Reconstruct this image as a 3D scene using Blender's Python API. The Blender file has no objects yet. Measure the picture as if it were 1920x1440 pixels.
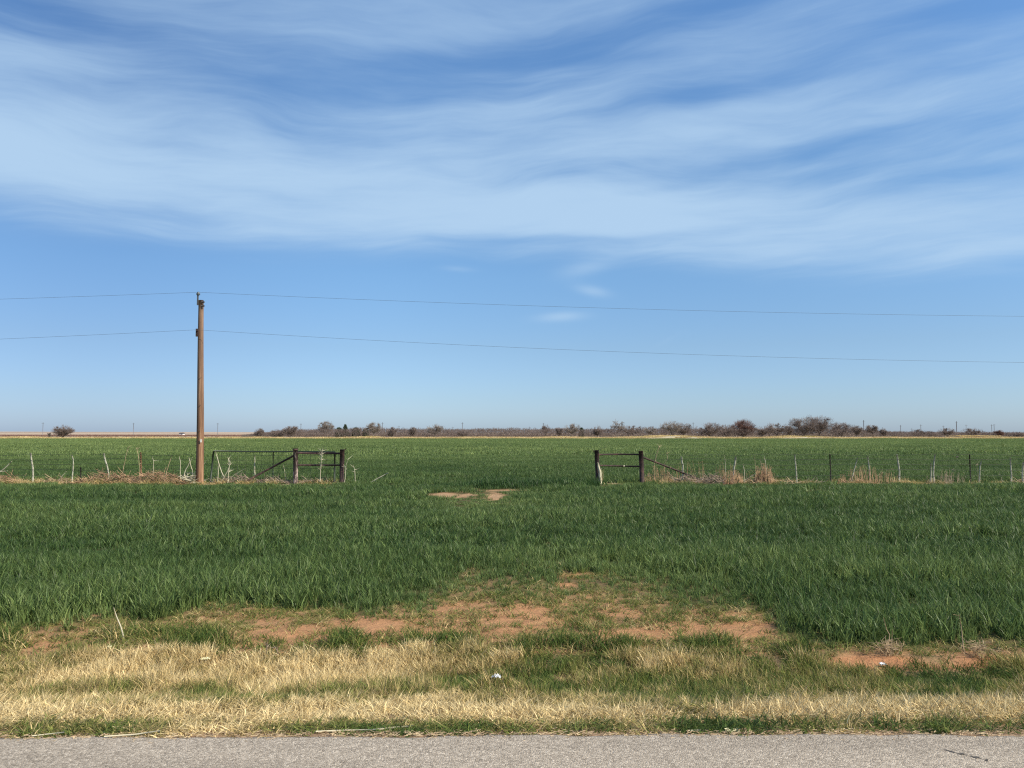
import bpy, math, random
import numpy as np
from mathutils import Vector

random.seed(7)
RNG = np.random.default_rng(11)
R = math.radians
scene = bpy.context.scene
COL = scene.collection

# ------------------------------------------------------------------ camera
F = 1450.0                     # focal length in photo pixels (1920 wide)
CH = 2.2                       # camera height over the field
PITCH = math.atan(92.0 / F)
cam_d = bpy.data.cameras.new('camera')
cam_d.sensor_fit = 'HORIZONTAL'
cam_d.sensor_width = 36.0
cam_d.lens = F / 1920.0 * 36.0
cam_d.clip_start = 0.05
cam_d.clip_end = 30000.0
cam = bpy.data.objects.new('camera', cam_d)
COL.objects.link(cam)
cam.location = (0, 0, CH)
cam.rotation_euler = (math.pi / 2 + PITCH, 0, 0)
scene.camera = cam
CP, SP = math.cos(PITCH), math.sin(PITCH)


def ray(u, v):
    a, b = (u - 960.0) / F, (720.0 - v) / F
    return a, CP - b * SP, SP + b * CP


def at(u, v, y):
    """world point seen at photo pixel (u, v) at depth y"""
    dx, dy, dz = ray(u, v)
    t = y / dy
    return Vector((dx * t, y, CH + dz * t))


def proj(x, y, z):
    dz = z - CH
    fy = np.maximum(y * CP + dz * SP, 0.05)
    up = -y * SP + dz * CP
    return 960.0 + F * x / fy, 720.0 - F * up / fy


# ------------------------------------------------------------------ noise
def _hash(ix, iy, s):
    h = (ix.astype(np.int64) * 374761393 + iy.astype(np.int64) * 668265263 + s * 974711) & 0xFFFFFFFF
    h = ((h ^ (h >> 13)) * 1274126177) & 0xFFFFFFFF
    h = h ^ (h >> 16)
    return (h & 0xFFFF) / 65535.0


def vn(x, y, s=0):
    x = np.asarray(x, float); y = np.asarray(y, float)
    ix, iy = np.floor(x), np.floor(y)
    fx, fy = x - ix, y - iy
    fx = fx * fx * (3 - 2 * fx); fy = fy * fy * (3 - 2 * fy)
    a, b = _hash(ix, iy, s), _hash(ix + 1, iy, s)
    c, d = _hash(ix, iy + 1, s), _hash(ix + 1, iy + 1, s)
    return (a + (b - a) * fx) * (1 - fy) + (c + (d - c) * fx) * fy


def fbm(x, y, s=0, o=4):
    t, a, n = 0.0, 0.5, 0.0
    for k in range(o):
        t = t + a * vn(x * 2 ** k + 17.3 * k, y * 2 ** k - 9.1 * k, s + k)
        n += a; a *= 0.5
    return t / n


def ss(a, b, x):
    t = np.clip((x - a) / (b - a), 0, 1)
    return t * t * (3 - 2 * t)


# ------------------------------------------------------------------ terrain
ROAD_Z = 0.55
FENCE_Y = 33.5
FIELD_END = 286.0


def road_edge(x):
    x = np.asarray(x, float)
    return 4.355 - 0.022 * np.clip(-x - 0.4, 0, 30) + 0.0045 * np.clip(x, 0, 40)


PROF_Y = [-60, -12, -9, -7.2, -6.6, 3.3, 4.36, 4.85, 5.55, 6.35, 7.05, 7.75, 8.7, 10, 700, 1500, 3500, 12000]
PROF_Z = [0, 0, 0.1, 0.45, 0.43, 0.43, 0.535, 0.47, 0.31, 0.09, -0.02, 0.03, 0.03, 0.0, 0.0, 0.0, 0.0, 0.0]


def ground_z(x, y):
    x = np.asarray(x, float); y = np.asarray(y, float)
    z = np.interp(y - (road_edge(x) - 4.36) * (1 - ss(5, 9, y)), PROF_Y, PROF_Z)
    near = ss(4.4, 5.0, y)
    z = z + near * (1 - ss(60, 120, y)) * ((fbm(x * 1.1, y * 1.1, 3) - 0.5) * 0.09 + (fbm(x * 6, y * 6, 5, 3) - 0.5) * 0.03)
    # a small ridge of bare dirt in the ditch
    z = z + 0.11 * np.exp(-(((x + 0.10) / 0.22) ** 2 + ((y - 6.05) / 0.12) ** 2))
    # bank of dry grass at the end of the field, dunes of it here and there
    bank = ss(FIELD_END, FIELD_END + 6, y) * (1 - ss(FIELD_END + 30, FIELD_END + 60, y))
    hump = 0.12 + 0.32 * fbm(x * 0.06, x * 0 + 3.3, 9, 3)
    for u, w, a in ((1265, 45, 0.75), (1520, 35, 0.5), (680, 18, 0.35), (1873, 12, 0.9), (1050, 25, 0.3)):
        xc = (u - 960) / F * 292
        hump = hump + a * np.exp(-((x - xc) / (w / F * 292)) ** 2)
    z = z + bank * hump
    # low swells far off, higher to the left
    far = ss(900, 2600, y) * (1 - 0.5 * ss(6000, 11000, y))
    ang = x / np.maximum(y, 1)
    z = z + far * (3.2 + 3.5 * (1 - ss(-0.55, 0.05, ang)) + 2.5 * (fbm(ang * 14, y * 0 + 1.0, 21, 3) - 0.5))
    return z


def gz(x, y):
    return float(ground_z(np.array([x]), np.array([y]))[0])


def on_ground(u, v):
    """world point where the ray of photo pixel (u, v) meets the ground"""
    dx, dy, dz = ray(u, v)
    ys = np.concatenate([np.arange(3.0, 14, 0.01), np.arange(14, 60, 0.05), np.arange(60, 400, 0.5)])
    t = ys / dy
    h = CH + dz * t - ground_z(dx * t, ys)
    k = int(np.argmax(h <= 0)) if (h <= 0).any() else len(ys) - 1
    return Vector((dx * t[k], ys[k], gz(dx * t[k], ys[k])))


# ------------------------------------------------------------------ tags, mesh helpers
def tag(o, label=None, cat=None, group=None, kind=None):
    if label: o['label'] = label
    if cat: o['category'] = cat
    if group: o['group'] = group
    if kind: o['kind'] = kind
    elif cat: o['kind'] = 'thing'
    return o


def empty(name, loc, label, cat, group=None):
    o = bpy.data.objects.new(name, None)
    COL.objects.link(o)
    o.location = loc
    o.empty_display_size = 0.1
    return tag(o, label, cat, group)


def mesh_np(name, V, faces, mat, parent=None, smooth=False, link=True):
    """faces: list of int arrays (n,k)"""
    me = bpy.data.meshes.new(name)
    V = np.asarray(V, np.float32)
    me.vertices.add(len(V)); me.vertices.foreach_set('co', V.ravel())
    tot = [np.full(len(f), f.shape[1], np.int32) for f in faces]
    idx = np.concatenate([f.ravel() for f in faces]).astype(np.int32)
    tot = np.concatenate(tot)
    st = np.concatenate([[0], np.cumsum(tot)[:-1]]).astype(np.int32)
    me.loops.add(len(idx)); me.loops.foreach_set('vertex_index', idx)
    me.polygons.add(len(tot)); me.polygons.foreach_set('loop_start', st)
    me.polygons.foreach_set('loop_total', tot)
    me.polygons.foreach_set('use_smooth', np.full(len(tot), smooth))
    me.update(calc_edges=True); me.validate()
    if mat: me.materials.append(mat)
    o = bpy.data.objects.new(name, me)
    if link: COL.objects.link(o)
    if parent: o.parent = parent
    return o


class MB:
    """collects tubes and boxes, builds ONE mesh"""

    def __init__(self): self.v, self.f = [], []

    def tube(self, pts, rads, n=8, cap=True):
        pts = [Vector(p) for p in pts]
        if not hasattr(rads, '__len__'): rads = [rads] * len(pts)
        base = len(self.v); ref = None
        for i, p in enumerate(pts):
            d = (pts[min(i + 1, len(pts) - 1)] - pts[max(i - 1, 0)]).normalized()
            if ref is None:
                ref = Vector((0, 1, 0)) if abs(d.y) < 0.9 else Vector((1, 0, 0))
            a = d.cross(ref).normalized(); b = a.cross(d).normalized(); ref = b
            for k in range(n):
                t = 2 * math.pi * k / n
                self.v.append(p + (a * math.cos(t) + b * math.sin(t)) * rads[i])
        for i in range(len(pts) - 1):
            for k in range(n):
                k2 = (k + 1) % n
                self.f.append((base + i * n + k, base + i * n + k2, base + (i + 1) * n + k2, base + (i + 1) * n + k))
        if cap:
            self.f.append(tuple(base + k for k in range(n)))
            e = base + (len(pts) - 1) * n
            self.f.append(tuple(e + n - 1 - k for k in range(n)))
        return self

    def box(self, c, s, rz=0.0):
        base = len(self.v); cz, sz = math.cos(rz), math.sin(rz)
        for dz in (-1, 1):
            for dx, dy in ((-1, -1), (1, -1), (1, 1), (-1, 1)):
                x, y = dx * s[0] / 2, dy * s[1] / 2
                self.v.append(Vector((c[0] + x * cz - y * sz, c[1] + x * sz + y * cz, c[2] + dz * s[2] / 2)))
        for q in ((0, 3, 2, 1), (4, 5, 6, 7), (0, 1, 5, 4), (1, 2, 6, 5), (2, 3, 7, 6), (3, 0, 4, 7)):
            self.f.append(tuple(base + i for i in q))
        return self

    def poly(self, vs, fs):
        base = len(self.v)
        self.v += [Vector(v) for v in vs]
        self.f += [tuple(base + i for i in f) for f in fs]
        return self

    def build(self, name, mat, parent=None, origin=None, smooth=True):
        me = bpy.data.meshes.new(name)
        off = Vector(parent.location) if parent is not None else Vector(origin if origin is not None else (0, 0, 0))
        if parent is not None and parent.parent is not None: off += Vector(parent.parent.location)
        me.from_pydata([tuple(v - off) for v in self.v], [], self.f)
        me.materials.append(mat)
        for p in me.polygons: p.use_smooth = smooth and len(p.vertices) == 4
        o = bpy.data.objects.new(name, me)
        COL.objects.link(o)
        if parent is not None: o.parent = parent
        else: o.location = off
        return o


# ------------------------------------------------------------------ materials
def new_mat(name):
    m = bpy.data.materials.new(name); m.use_nodes = True
    nt = m.node_tree; nt.nodes.clear()
    return m, nt, nt.nodes, nt.links


def N(nt, typ, **kw):
    n = nt.nodes.new(typ)
    for k, v in kw.items():
        if k == 'inp':
            for kk, vv in v.items(): n.inputs[kk].default_value = vv
        else: setattr(n, k, v)
    return n


def ramp(nt, stops):
    n = nt.nodes.new('ShaderNodeValToRGB')
    el = n.color_ramp.elements
    while len(el) < len(stops): el.new(0.5)
    for e, (p, c) in zip(el, stops):
        e.position = p; e.color = (*c, 1.0)
    return n


def solid_mat(name, c1, c2, scale=8.0, rough=0.8, metal=0.0, stretch=(1, 1, 1), bump=0.3, c3=None, detail=6):
    """two or three tones broken up by noise in object space"""
    m, nt, nodes, L = new_mat(name)
    out = N(nt, 'ShaderNodeOutputMaterial'); b = N(nt, 'ShaderNodeBsdfPrincipled')
    b.inputs['Roughness'].default_value = rough; b.inputs['Metallic'].default_value = metal
    tc = N(nt, 'ShaderNodeTexCoord'); mp = N(nt, 'ShaderNodeMapping'); mp.inputs['Scale'].default_value = stretch
    nz = N(nt, 'ShaderNodeTexNoise', inp={'Scale': scale, 'Detail': detail, 'Roughness': 0.65})
    st = [(0.3, c1), (0.7, c2)] if c3 is None else [(0.3, c1), (0.52, c2), (0.66, c3)]
    rp = ramp(nt, st)
    bp = N(nt, 'ShaderNodeBump', inp={'Strength': bump, 'Distance': 0.02})
    L.new(tc.outputs['Object'], mp.inputs[0]); L.new(mp.outputs[0], nz.inputs['Vector'])
    L.new(nz.outputs['Fac'], rp.inputs[0]); L.new(rp.outputs[0], b.inputs['Base Color'])
    L.new(nz.outputs['Fac'], bp.inputs['Height']); L.new(bp.outputs[0], b.inputs['Normal'])
    L.new(b.outputs[0], out.inputs[0])
    return m


def blade_mat(name, stops, transl=0.35, rough=0.5, spread=0.25, val=(0.7, 1.3), spec=0.3):
    """grass blades: colour from the tuft's own 'tint' and each blade's own 'rnd'"""
    m, nt, nodes, L = new_mat(name)
    out = N(nt, 'ShaderNodeOutputMaterial'); b = N(nt, 'ShaderNodeBsdfPrincipled')
    b.inputs['Roughness'].default_value = rough
    b.inputs['Specular IOR Level'].default_value = spec
    a1 = N(nt, 'ShaderNodeAttribute', attribute_name='tint', attribute_type='INSTANCER')
    a2 = N(nt, 'ShaderNodeAttribute', attribute_name='rnd', attribute_type='GEOMETRY')
    m1 = N(nt, 'ShaderNodeMath', operation='MULTIPLY_ADD', inp={1: spread, 2: -spread / 2})
    ad = N(nt, 'ShaderNodeMath', operation='ADD')
    rp = ramp(nt, stops)
    fr = N(nt, 'ShaderNodeMath', operation='MULTIPLY', inp={1: 7.31}); fr2 = N(nt, 'ShaderNodeMath', operation='FRACT')
    mr = N(nt, 'ShaderNodeMapRange', inp={'To Min': val[0], 'To Max': val[1]})
    hv = N(nt, 'ShaderNodeHueSaturation')
    tr = N(nt, 'ShaderNodeBsdfTranslucent'); mx = N(nt, 'ShaderNodeMixShader', inp={0: transl})
    L.new(a2.outputs['Fac'], m1.inputs[0]); L.new(a1.outputs['Fac'], ad.inputs[0]); L.new(m1.outputs[0], ad.inputs[1])
    L.new(ad.outputs[0], rp.inputs[0]); L.new(a2.outputs['Fac'], fr.inputs[0]); L.new(fr.outputs[0], fr2.inputs[0])
    L.new(fr2.outputs[0], mr.inputs['Value']); L.new(mr.outputs[0], hv.inputs['Value'])
    L.new(rp.outputs[0], hv.inputs['Color']); L.new(hv.outputs[0], b.inputs['Base Color']); L.new(hv.outputs[0], tr.inputs[0])
    L.new(b.outputs[0], mx.inputs[1]); L.new(tr.outputs[0], mx.inputs[2]); L.new(mx.outputs[0], out.inputs[0])
    return m


GRASS_STOPS = [(0.0, (0.060, 0.105, 0.024)), (0.2, (0.110, 0.165, 0.036)), (0.42, (0.215, 0.225, 0.055)),
               (0.62, (0.42, 0.33, 0.14)), (0.8, (0.64, 0.47, 0.215)), (1.0, (0.86, 0.69, 0.37))]
M_WHEAT = blade_mat('wheat_blade', [(0.0, (0.044, 0.088, 0.025)), (0.4, (0.104, 0.158, 0.045)), (1.0, (0.285, 0.345, 0.112))],
                    transl=0.38, rough=0.45, spread=0.4, spec=0.25, val=(0.5, 1.6))
M_GRASS = blade_mat('grass_blade', GRASS_STOPS, transl=0.3, rough=0.6, spread=0.34, spec=0.15, val=(0.5, 1.42))
M_TWIG = solid_mat('bare_twig', (0.145, 0.108, 0.092), (0.235, 0.185, 0.16), 0.6, 0.9, bump=0)
M_TWIG_RED = solid_mat('reddish_twig', (0.12, 0.058, 0.045), (0.19, 0.105, 0.08), 0.6, 0.9, bump=0)
M_TWIG_PALE = solid_mat('pale_twig', (0.18, 0.145, 0.12), (0.29, 0.245, 0.205), 0.6, 0.9, bump=0)
M_BARK = solid_mat('grey_bark', (0.07, 0.052, 0.042), (0.14, 0.11, 0.09), 2.0, 0.9)
M_CEDAR = solid_mat('cedar_leaf', (0.018, 0.034, 0.014), (0.045, 0.065, 0.028), 0.8, 0.8, bump=0)
M_WEED = solid_mat('dry_weed', (0.30, 0.20, 0.11), (0.62, 0.47, 0.28), 5.0, 0.85, bump=0)
M_WEED_RED = solid_mat('russet_weed', (0.27, 0.15, 0.085), (0.54, 0.36, 0.205), 3.0, 0.85, bump=0)
M_WEED_GREY = solid_mat('grey_weed', (0.20, 0.135, 0.095), (0.42, 0.33, 0.24), 4.0, 0.85, bump=0)
M_STALK = solid_mat('pale_stalk', (0.42, 0.37, 0.24), (0.62, 0.56, 0.40), 5.0, 0.8, bump=0.1)
M_STAKE = solid_mat('bleached_wood', (0.30, 0.285, 0.20), (0.50, 0.475, 0.36), 9.0, 0.85, stretch=(1, 1, 0.2))
M_PIPE = solid_mat('rusty_pipe', (0.012, 0.008, 0.007), (0.040, 0.020, 0.015), 6.0, 0.8, 0.0, bump=0.4, c3=(0.10, 0.048, 0.034))
M_PEEL = solid_mat('peeling_pipe', (0.016, 0.010, 0.008), (0.05, 0.028, 0.022), 7.0, 0.7, 0.0, stretch=(1, 1, 0.4), bump=0.5, c3=(0.50, 0.38, 0.31))
M_GATE = solid_mat('dark_green_steel', (0.018, 0.030, 0.018), (0.045, 0.055, 0.035), 7.0, 0.5, 0.3)
M_TPOST = solid_mat('dark_steel_post', (0.030, 0.030, 0.018), (0.06, 0.05, 0.03), 9.0, 0.7, 0.2)
M_RUST = solid_mat('rust_post', (0.20, 0.085, 0.045), (0.32, 0.15, 0.08), 9.0, 0.85)
M_WIRE = solid_mat('fence_wire', (0.05, 0.055, 0.04), (0.10, 0.10, 0.075), 9.0, 0.6, 0.5, bump=0)
M_LINE = solid_mat('power_wire', (0.10, 0.125, 0.15), (0.15, 0.17, 0.19), 9.0, 0.6, 0.3, bump=0)
M_INSUL = solid_mat('insulator', (0.10, 0.12, 0.13), (0.16, 0.18, 0.19), 9.0, 0.25, bump=0)
M_METAL = solid_mat('galvanised', (0.09, 0.095, 0.10), (0.17, 0.17, 0.17), 9.0, 0.5, 0.5, bump=0)
M_TAG = solid_mat('white_tag', (0.78, 0.70, 0.58), (0.85, 0.80, 0.70), 30.0, 0.5, bump=0)
M_LITTER = solid_mat('white_litter', (0.62, 0.65, 0.70), (0.86, 0.87, 0.88), 18.0, 0.6)
M_LITTER_Y = solid_mat('cream_litter', (0.74, 0.68, 0.36), (0.82, 0.78, 0.5), 20.0, 0.6)
M_FARPOLE = solid_mat('weathered_pole', (0.16, 0.15, 0.15), (0.22, 0.21, 0.21), 2.0, 0.9, bump=0)
M_SHED = solid_mat('white_siding', (0.72, 0.66, 0.62), (0.8, 0.75, 0.71), 3.0, 0.7, bump=0)
M_ROOF = solid_mat('dark_roof', (0.05, 0.045, 0.045), (0.09, 0.08, 0.08), 3.0, 0.8, bump=0)
M_CRACK = solid_mat('tar', (0.035, 0.03, 0.024), (0.12, 0.10, 0.08), 30.0, 0.95, bump=0)


def wood_pole_mat():
    m, nt, nodes, L = new_mat('pole_wood')
    out = N(nt, 'ShaderNodeOutputMaterial'); b = N(nt, 'ShaderNodeBsdfPrincipled')
    b.inputs['Roughness'].default_value = 0.85
    tc = N(nt, 'ShaderNodeTexCoord'); mp = N(nt, 'ShaderNodeMapping'); mp.inputs['Scale'].default_value = (5.5, 5.5, 0.3)
    nz = N(nt, 'ShaderNodeTexNoise', inp={'Scale': 1.6, 'Detail': 8, 'Roughness': 0.65})
    rp = ramp(nt, [(0.34, (0.075, 0.038, 0.02)), (0.5, (0.19, 0.092, 0.044)), (0.64, (0.34, 0.195, 0.105))])
    # greyer and more weathered toward the top, creosote red toward the butt
    sx = N(nt, 'ShaderNodeSeparateXYZ')
    zr = N(nt, 'ShaderNodeMapRange', inp={'From Min': 2.0, 'From Max': 8.0})
    mx = N(nt, 'ShaderNodeMix', data_type='RGBA'); mx.inputs[7].default_value = (0.20, 0.14, 0.10, 1)
    mf = N(nt, 'ShaderNodeMath', operation='MULTIPLY', inp={1: 0.55})
    bp = N(nt, 'ShaderNodeBump', inp={'Strength': 0.6, 'Distance': 0.02})
    L.new(tc.outputs['Object'], mp.inputs[0]); L.new(mp.outputs[0], nz.inputs['Vector']); L.new(nz.outputs['Fac'], rp.inputs[0])
    L.new(tc.outputs['Object'], sx.inputs[0]); L.new(sx.outputs[2], zr.inputs['Value']); L.new(zr.outputs[0], mf.inputs[0])
    L.new(mf.outputs[0], mx.inputs[0]); L.new(rp.outputs[0], mx.inputs[6]); L.new(mx.outputs[2], b.inputs['Base Color'])
    L.new(nz.outputs['Fac'], bp.inputs['Height']); L.new(bp.outputs[0], b.inputs['Normal']); L.new(b.outputs[0], out.inputs[0])
    return m


M_POLE = wood_pole_mat()


def ground_mat():
    m, nt, nodes, L = new_mat('ground_soil')
    out = N(nt, 'ShaderNodeOutputMaterial'); b = N(nt, 'ShaderNodeBsdfPrincipled')
    b.inputs['Roughness'].default_value = 0.95; b.inputs['Specular IOR Level'].default_value = 0.1
    at_ = N(nt, 'ShaderNodeAttribute', attribute_name='Col')
    tc = N(nt, 'ShaderNodeTexCoord')
    n1 = N(nt, 'ShaderNodeTexNoise', inp={'Scale': 22.0, 'Detail': 8, 'Roughness': 0.7})
    n2 = N(nt, 'ShaderNodeTexNoise', inp={'Scale': 2.3, 'Detail': 6, 'Roughness': 0.6})
    mr = N(nt, 'ShaderNodeMapRange', inp={'From Min': 0.3, 'From Max': 0.7, 'To Min': 0.72, 'To Max': 1.25})
    mr2 = N(nt, 'ShaderNodeMapRange', inp={'From Min': 0.3, 'From Max': 0.7, 'To Min': 0.86, 'To Max': 1.14})
    mu = N(nt, 'ShaderNodeMath', operation='MULTIPLY')
    hv = N(nt, 'ShaderNodeHueSaturation')
    bp = N(nt, 'ShaderNodeBump', inp={'Strength': 0.8, 'Distance': 0.03})
    L.new(tc.outputs['Object'], n1.inputs['Vector']); L.new(tc.outputs['Object'], n2.inputs['Vector'])
    L.new(n1.outputs['Fac'], mr.inputs['Value']); L.new(n2.outputs['Fac'], mr2.inputs['Value'])
    L.new(mr.outputs[0], mu.inputs[0]); L.new(mr2.outputs[0], mu.inputs[1]); L.new(mu.outputs[0], hv.inputs['Value'])
    L.new(at_.outputs['Color'], hv.inputs['Color']); L.new(hv.outputs[0], b.inputs['Base Color'])
    L.new(n1.outputs['Fac'], bp.inputs['Height']); L.new(bp.outputs[0], b.inputs['Normal']); L.new(b.outputs[0], out.inputs[0])
    return m


def road_mat():
    m, nt, nodes, L = new_mat('road_chip_seal')
    out = N(nt, 'ShaderNodeOutputMaterial'); b = N(nt, 'ShaderNodeBsdfPrincipled')
    b.inputs['Roughness'].default_value = 0.9; b.inputs['Specular IOR Level'].default_value = 0.2
    tc = N(nt, 'ShaderNodeTexCoord')
    vo = N(nt, 'ShaderNodeTexVoronoi', inp={'Scale': 125.0, 'Randomness': 1.0})
    sc = N(nt, 'ShaderNodeSeparateColor')
    rp = ramp(nt, [(0.0, (0.20, 0.163, 0.122)), (0.35, (0.315, 0.26, 0.196)), (0.75, (0.39, 0.325, 0.248)), (1.0, (0.53, 0.45, 0.35))])
    n1 = N(nt, 'ShaderNodeTexNoise', inp={'Scale': 30.0, 'Detail': 5, 'Roughness': 0.7})
    mp = N(nt, 'ShaderNodeMapping'); mp.inputs['Scale'].default_value = (0.25, 3.2, 1)
    n2 = N(nt, 'ShaderNodeTexNoise', inp={'Scale': 1.3, 'Detail': 6, 'Roughness': 0.6})
    r1 = N(nt, 'ShaderNodeMapRange', inp={'From Min': 0.3, 'From Max': 0.7, 'To Min': 0.8, 'To Max': 1.2})
    r2 = N(nt, 'ShaderNodeMapRange', inp={'From Min': 0.3, 'From Max': 0.7, 'To Min': 0.86, 'To Max': 1.12})
    mu = N(nt, 'ShaderNodeMath', operation='MULTIPLY'); hv = N(nt, 'ShaderNodeHueSaturation')
    bp = N(nt, 'ShaderNodeBump', inp={'Strength': 0.7, 'Distance': 0.006})
    L.new(tc.outputs['Object'], vo.inputs['Vector']); L.new(vo.outputs['Color'], sc.inputs[0]); L.new(sc.outputs[0], rp.inputs[0])
    L.new(tc.outputs['Object'], n1.inputs['Vector']); L.new(tc.outputs['Object'], mp.inputs[0]); L.new(mp.outputs[0], n2.inputs['Vector'])
    L.new(n1.outputs['Fac'], r1.inputs['Value']); L.new(n2.outputs['Fac'], r2.inputs['Value'])
    L.new(r1.outputs[0], mu.inputs[0]); L.new(r2.outputs[0], mu.inputs[1]); L.new(mu.outputs[0], hv.inputs['Value'])
    L.new(rp.outputs[0], hv.inputs['Color']); L.new(hv.outputs[0], b.inputs['Base Color'])
    L.new(vo.outputs['Distance'], bp.inputs['Height']); bp.invert = True
    L.new(bp.outputs[0], b.inputs['Normal']); L.new(b.outputs[0], out.inputs[0])
    return m


# ------------------------------------------------------------------ where things grow (photo layout turned into world positions)
EDGE_U = [-900, 0, 100, 300, 420, 520, 700, 800, 840, 880, 940, 1000, 1060, 1140, 1200, 1280, 1400, 1450, 1470, 1560, 1700, 1920, 2900]
EDGE_V = [1175, 1175, 1170, 1160, 1142, 1142, 1150, 1145, 1136, 1128, 1124, 1123, 1125, 1130, 1137, 1145, 1150, 1170, 1208, 1224, 1214, 1216, 1216]


def blobs(u, v, items):
    t = 0.0
    for (cu, cv, ru, rv, a) in items:
        t = t + a * np.exp(-(((u - cu) / ru) ** 2 + ((v - cv) / rv) ** 2) ** 1.5)
    return t


SOIL = [(560, 1185, 95, 16, 0.9), (720, 1172, 90, 17, 1.0), (860, 1148, 60, 22, 0.8), (985, 1160, 65, 22, 1.1), (900, 1186, 110, 12, 0.8),
        (1160, 1148, 30, 10, 0.8), (1180, 1190, 90, 12, 0.9), (1300, 1186, 80, 15, 1.0), (1400, 1180, 50, 20, 1.0),
        (1090, 1078, 45, 7, 0.8), (1062, 1097, 20, 6, 0.9), (1105, 1121, 16, 5, 0.8),
        (100, 1212, 55, 13, 1.0), (50, 1240, 75, 10, 1.0), (500, 1160, 60, 10, 0.5), (1650, 1238, 95, 11, 1.2), (1850, 1238, 80, 14, 1.0), (1720, 1252, 150, 8, 0.9),
        (1580, 1308, 60, 5, 0.9), (1880, 1302, 60, 8, 1.0), (1300, 1268, 60, 12, 0.5), (935, 1306, 32, 6, 1.0)]
GREENS = [(380, 1205, 75, 22, 1.0), (240, 1190, 70, 16, 0.7), (20, 1205, 35, 18, 0.8), (645, 1210, 40, 16, 0.9), (830, 1206, 70, 12, 0.7),
          (1110, 1218, 90, 16, 1.0), (1330, 1210, 60, 16, 0.9), (1500, 1225, 45, 14, 1.0), (1000, 1215, 60, 10, 0.6)]
VERGE_GREEN = [(170, 1298, 85, 14, 0.8), (60, 1325, 60, 10, 0.35), (260, 1290, 50, 10, 0.5), (560, 1306, 90, 10, 0.45), (760, 1305, 80, 10, 0.4),
               (880, 1295, 90, 18, 0.8), (1000, 1290, 90, 16, 0.75), (1130, 1302, 140, 11, 0.6), (1250, 1292, 70, 24, 0.7), (1010, 1250, 60, 16, 0.45),
               (1160, 1250, 60, 16, 0.45), (1420, 1305, 130, 12, 0.55), (1600, 1283, 60, 12, 0.5), (1750, 1289, 50, 8, 0.35), (1880, 1268, 25, 12, 0.4),
               (520, 1336, 60, 9, 0.4), (640, 1333, 50, 8, 0.35), (1750, 1315, 200, 6, 0.3), (420, 1270, 50, 8, 0.3)]


def layout(x, y, z):
    """masks at ground points: wheat cover, wheat height factor, soil, green tufts, verge tint"""
    u, v = proj(x, y, z)
    n = fbm(x * 1.6, y * 1.6, 31, 4) - 0.5
    edge = np.interp(u, EDGE_U, EDGE_V)
    d = edge - v + n * 60 + (fbm(x * 7, y * 7, 34, 2) - 0.5) * 26
    wheat = ss(-8, 12 + 40 * np.exp(-(np.abs(u - 1070) / 330) ** 3), d)
    cen = np.exp(-(np.abs(u - 1070) / 330) ** 3)
    hf = 0.42 - 0.16 * cen + (0.58 + 0.16 * cen) * ss(0, 22 + 110 * cen, d)
    far_bare = blobs(u, v, [(828, 930, 30, 7, 1.0), (884, 930, 14, 5, 0.8), (930, 931, 22, 7, 0.85)])
    lane = np.exp(-((v - (922 - (u - 850) * 0.028)) / 1.6) ** 2) * ss(840, 870, u) * (1 - ss(990, 1050, u)) * 0.5
    far_bare = np.where(y > 15, np.clip(np.maximum(far_bare, lane) + (fbm(x * 2.6, y * 1.3, 35, 3) - 0.5) * 1.3 * (far_bare > 0.12), 0, 1.3), 0)
    hf = hf * (1 - 0.82 * np.clip(np.exp(-((u - 890) / 110) ** 2 - ((v - 942) / 20) ** 2), 0, 1) * (y > 15))
    wheat = wheat * (1 - np.clip(blobs(u, v, [(1095, 1080, 46, 7, 1.0), (1062, 1098, 24, 6, 1.0), (1105, 1122, 18, 5, 1.0), (880, 1075, 30, 6, .5), (1010, 1062, 40, 6, .5)]), 0, 1) * (y < 15))
    wheat = wheat * (1 - np.clip(far_bare * 1.8, 0, .86))
    fence_strip = np.exp(-((y - FENCE_Y + 0.05) / 0.42) ** 2)
    opening = ss(650, 670, u) * (1 - ss(1106, 1120, u))
    wheat = wheat * (1 - fence_strip * (1 - opening))
    hf = hf * (1 - 0.42 * ss(28.5, 31.5, y) * (1 - ss(33.6, 35, y)) * (1 - 0.6 * opening))
    soil = np.clip(np.where(y < 15, blobs(u, v, SOIL), far_bare) + n * 0.9 * (y < 15), 0, 1)
    green = np.clip(blobs(u, v, GREENS) + n * 0.8, 0, 1)
    # verge tint 0 green .. 1 pale straw
    left = 1 - ss(780, 930, u)
    t = 0.48 + 0.28 * left + 0.08 * n
    t = t - 0.20 * left * ss(1300, 1318, v) * (1 - ss(1325, 1340, v))
    t = np.where(v > 1288, t - 0.12 * ss(1288, 1300, v) * (1 - ss(1312, 1322, v)), t)
    bw = (fbm(x * 1.1, x * 0 + 2.0, 38, 3) - 0.5)
    band = ss(1320 + 18 * bw, 1338 + 14 * bw, v) * (1 - ss(1353 + 8 * bw, 1361 + 8 * bw, v)) * (0.9 + 0.5 * bw)
    t = t + band * (0.44 - 0.28 * left) + band * ss(1334, 1342, v) * 0.3
    t = t - ss(1355, 1363, v) * (0.28 + 0.25 * (fbm(x * 1.4, y * 0, 37, 3) - 0.5))
    t = t - blobs(u, v, VERGE_GREEN) * 0.33 + n * 1.25 + (fbm(x * 7, y * 7, 33, 2) - 0.5) * 0.55
    return u, v, wheat, hf, soil, green, np.clip(t, 0.06, 0.97), fence_strip * (1 - opening)


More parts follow.
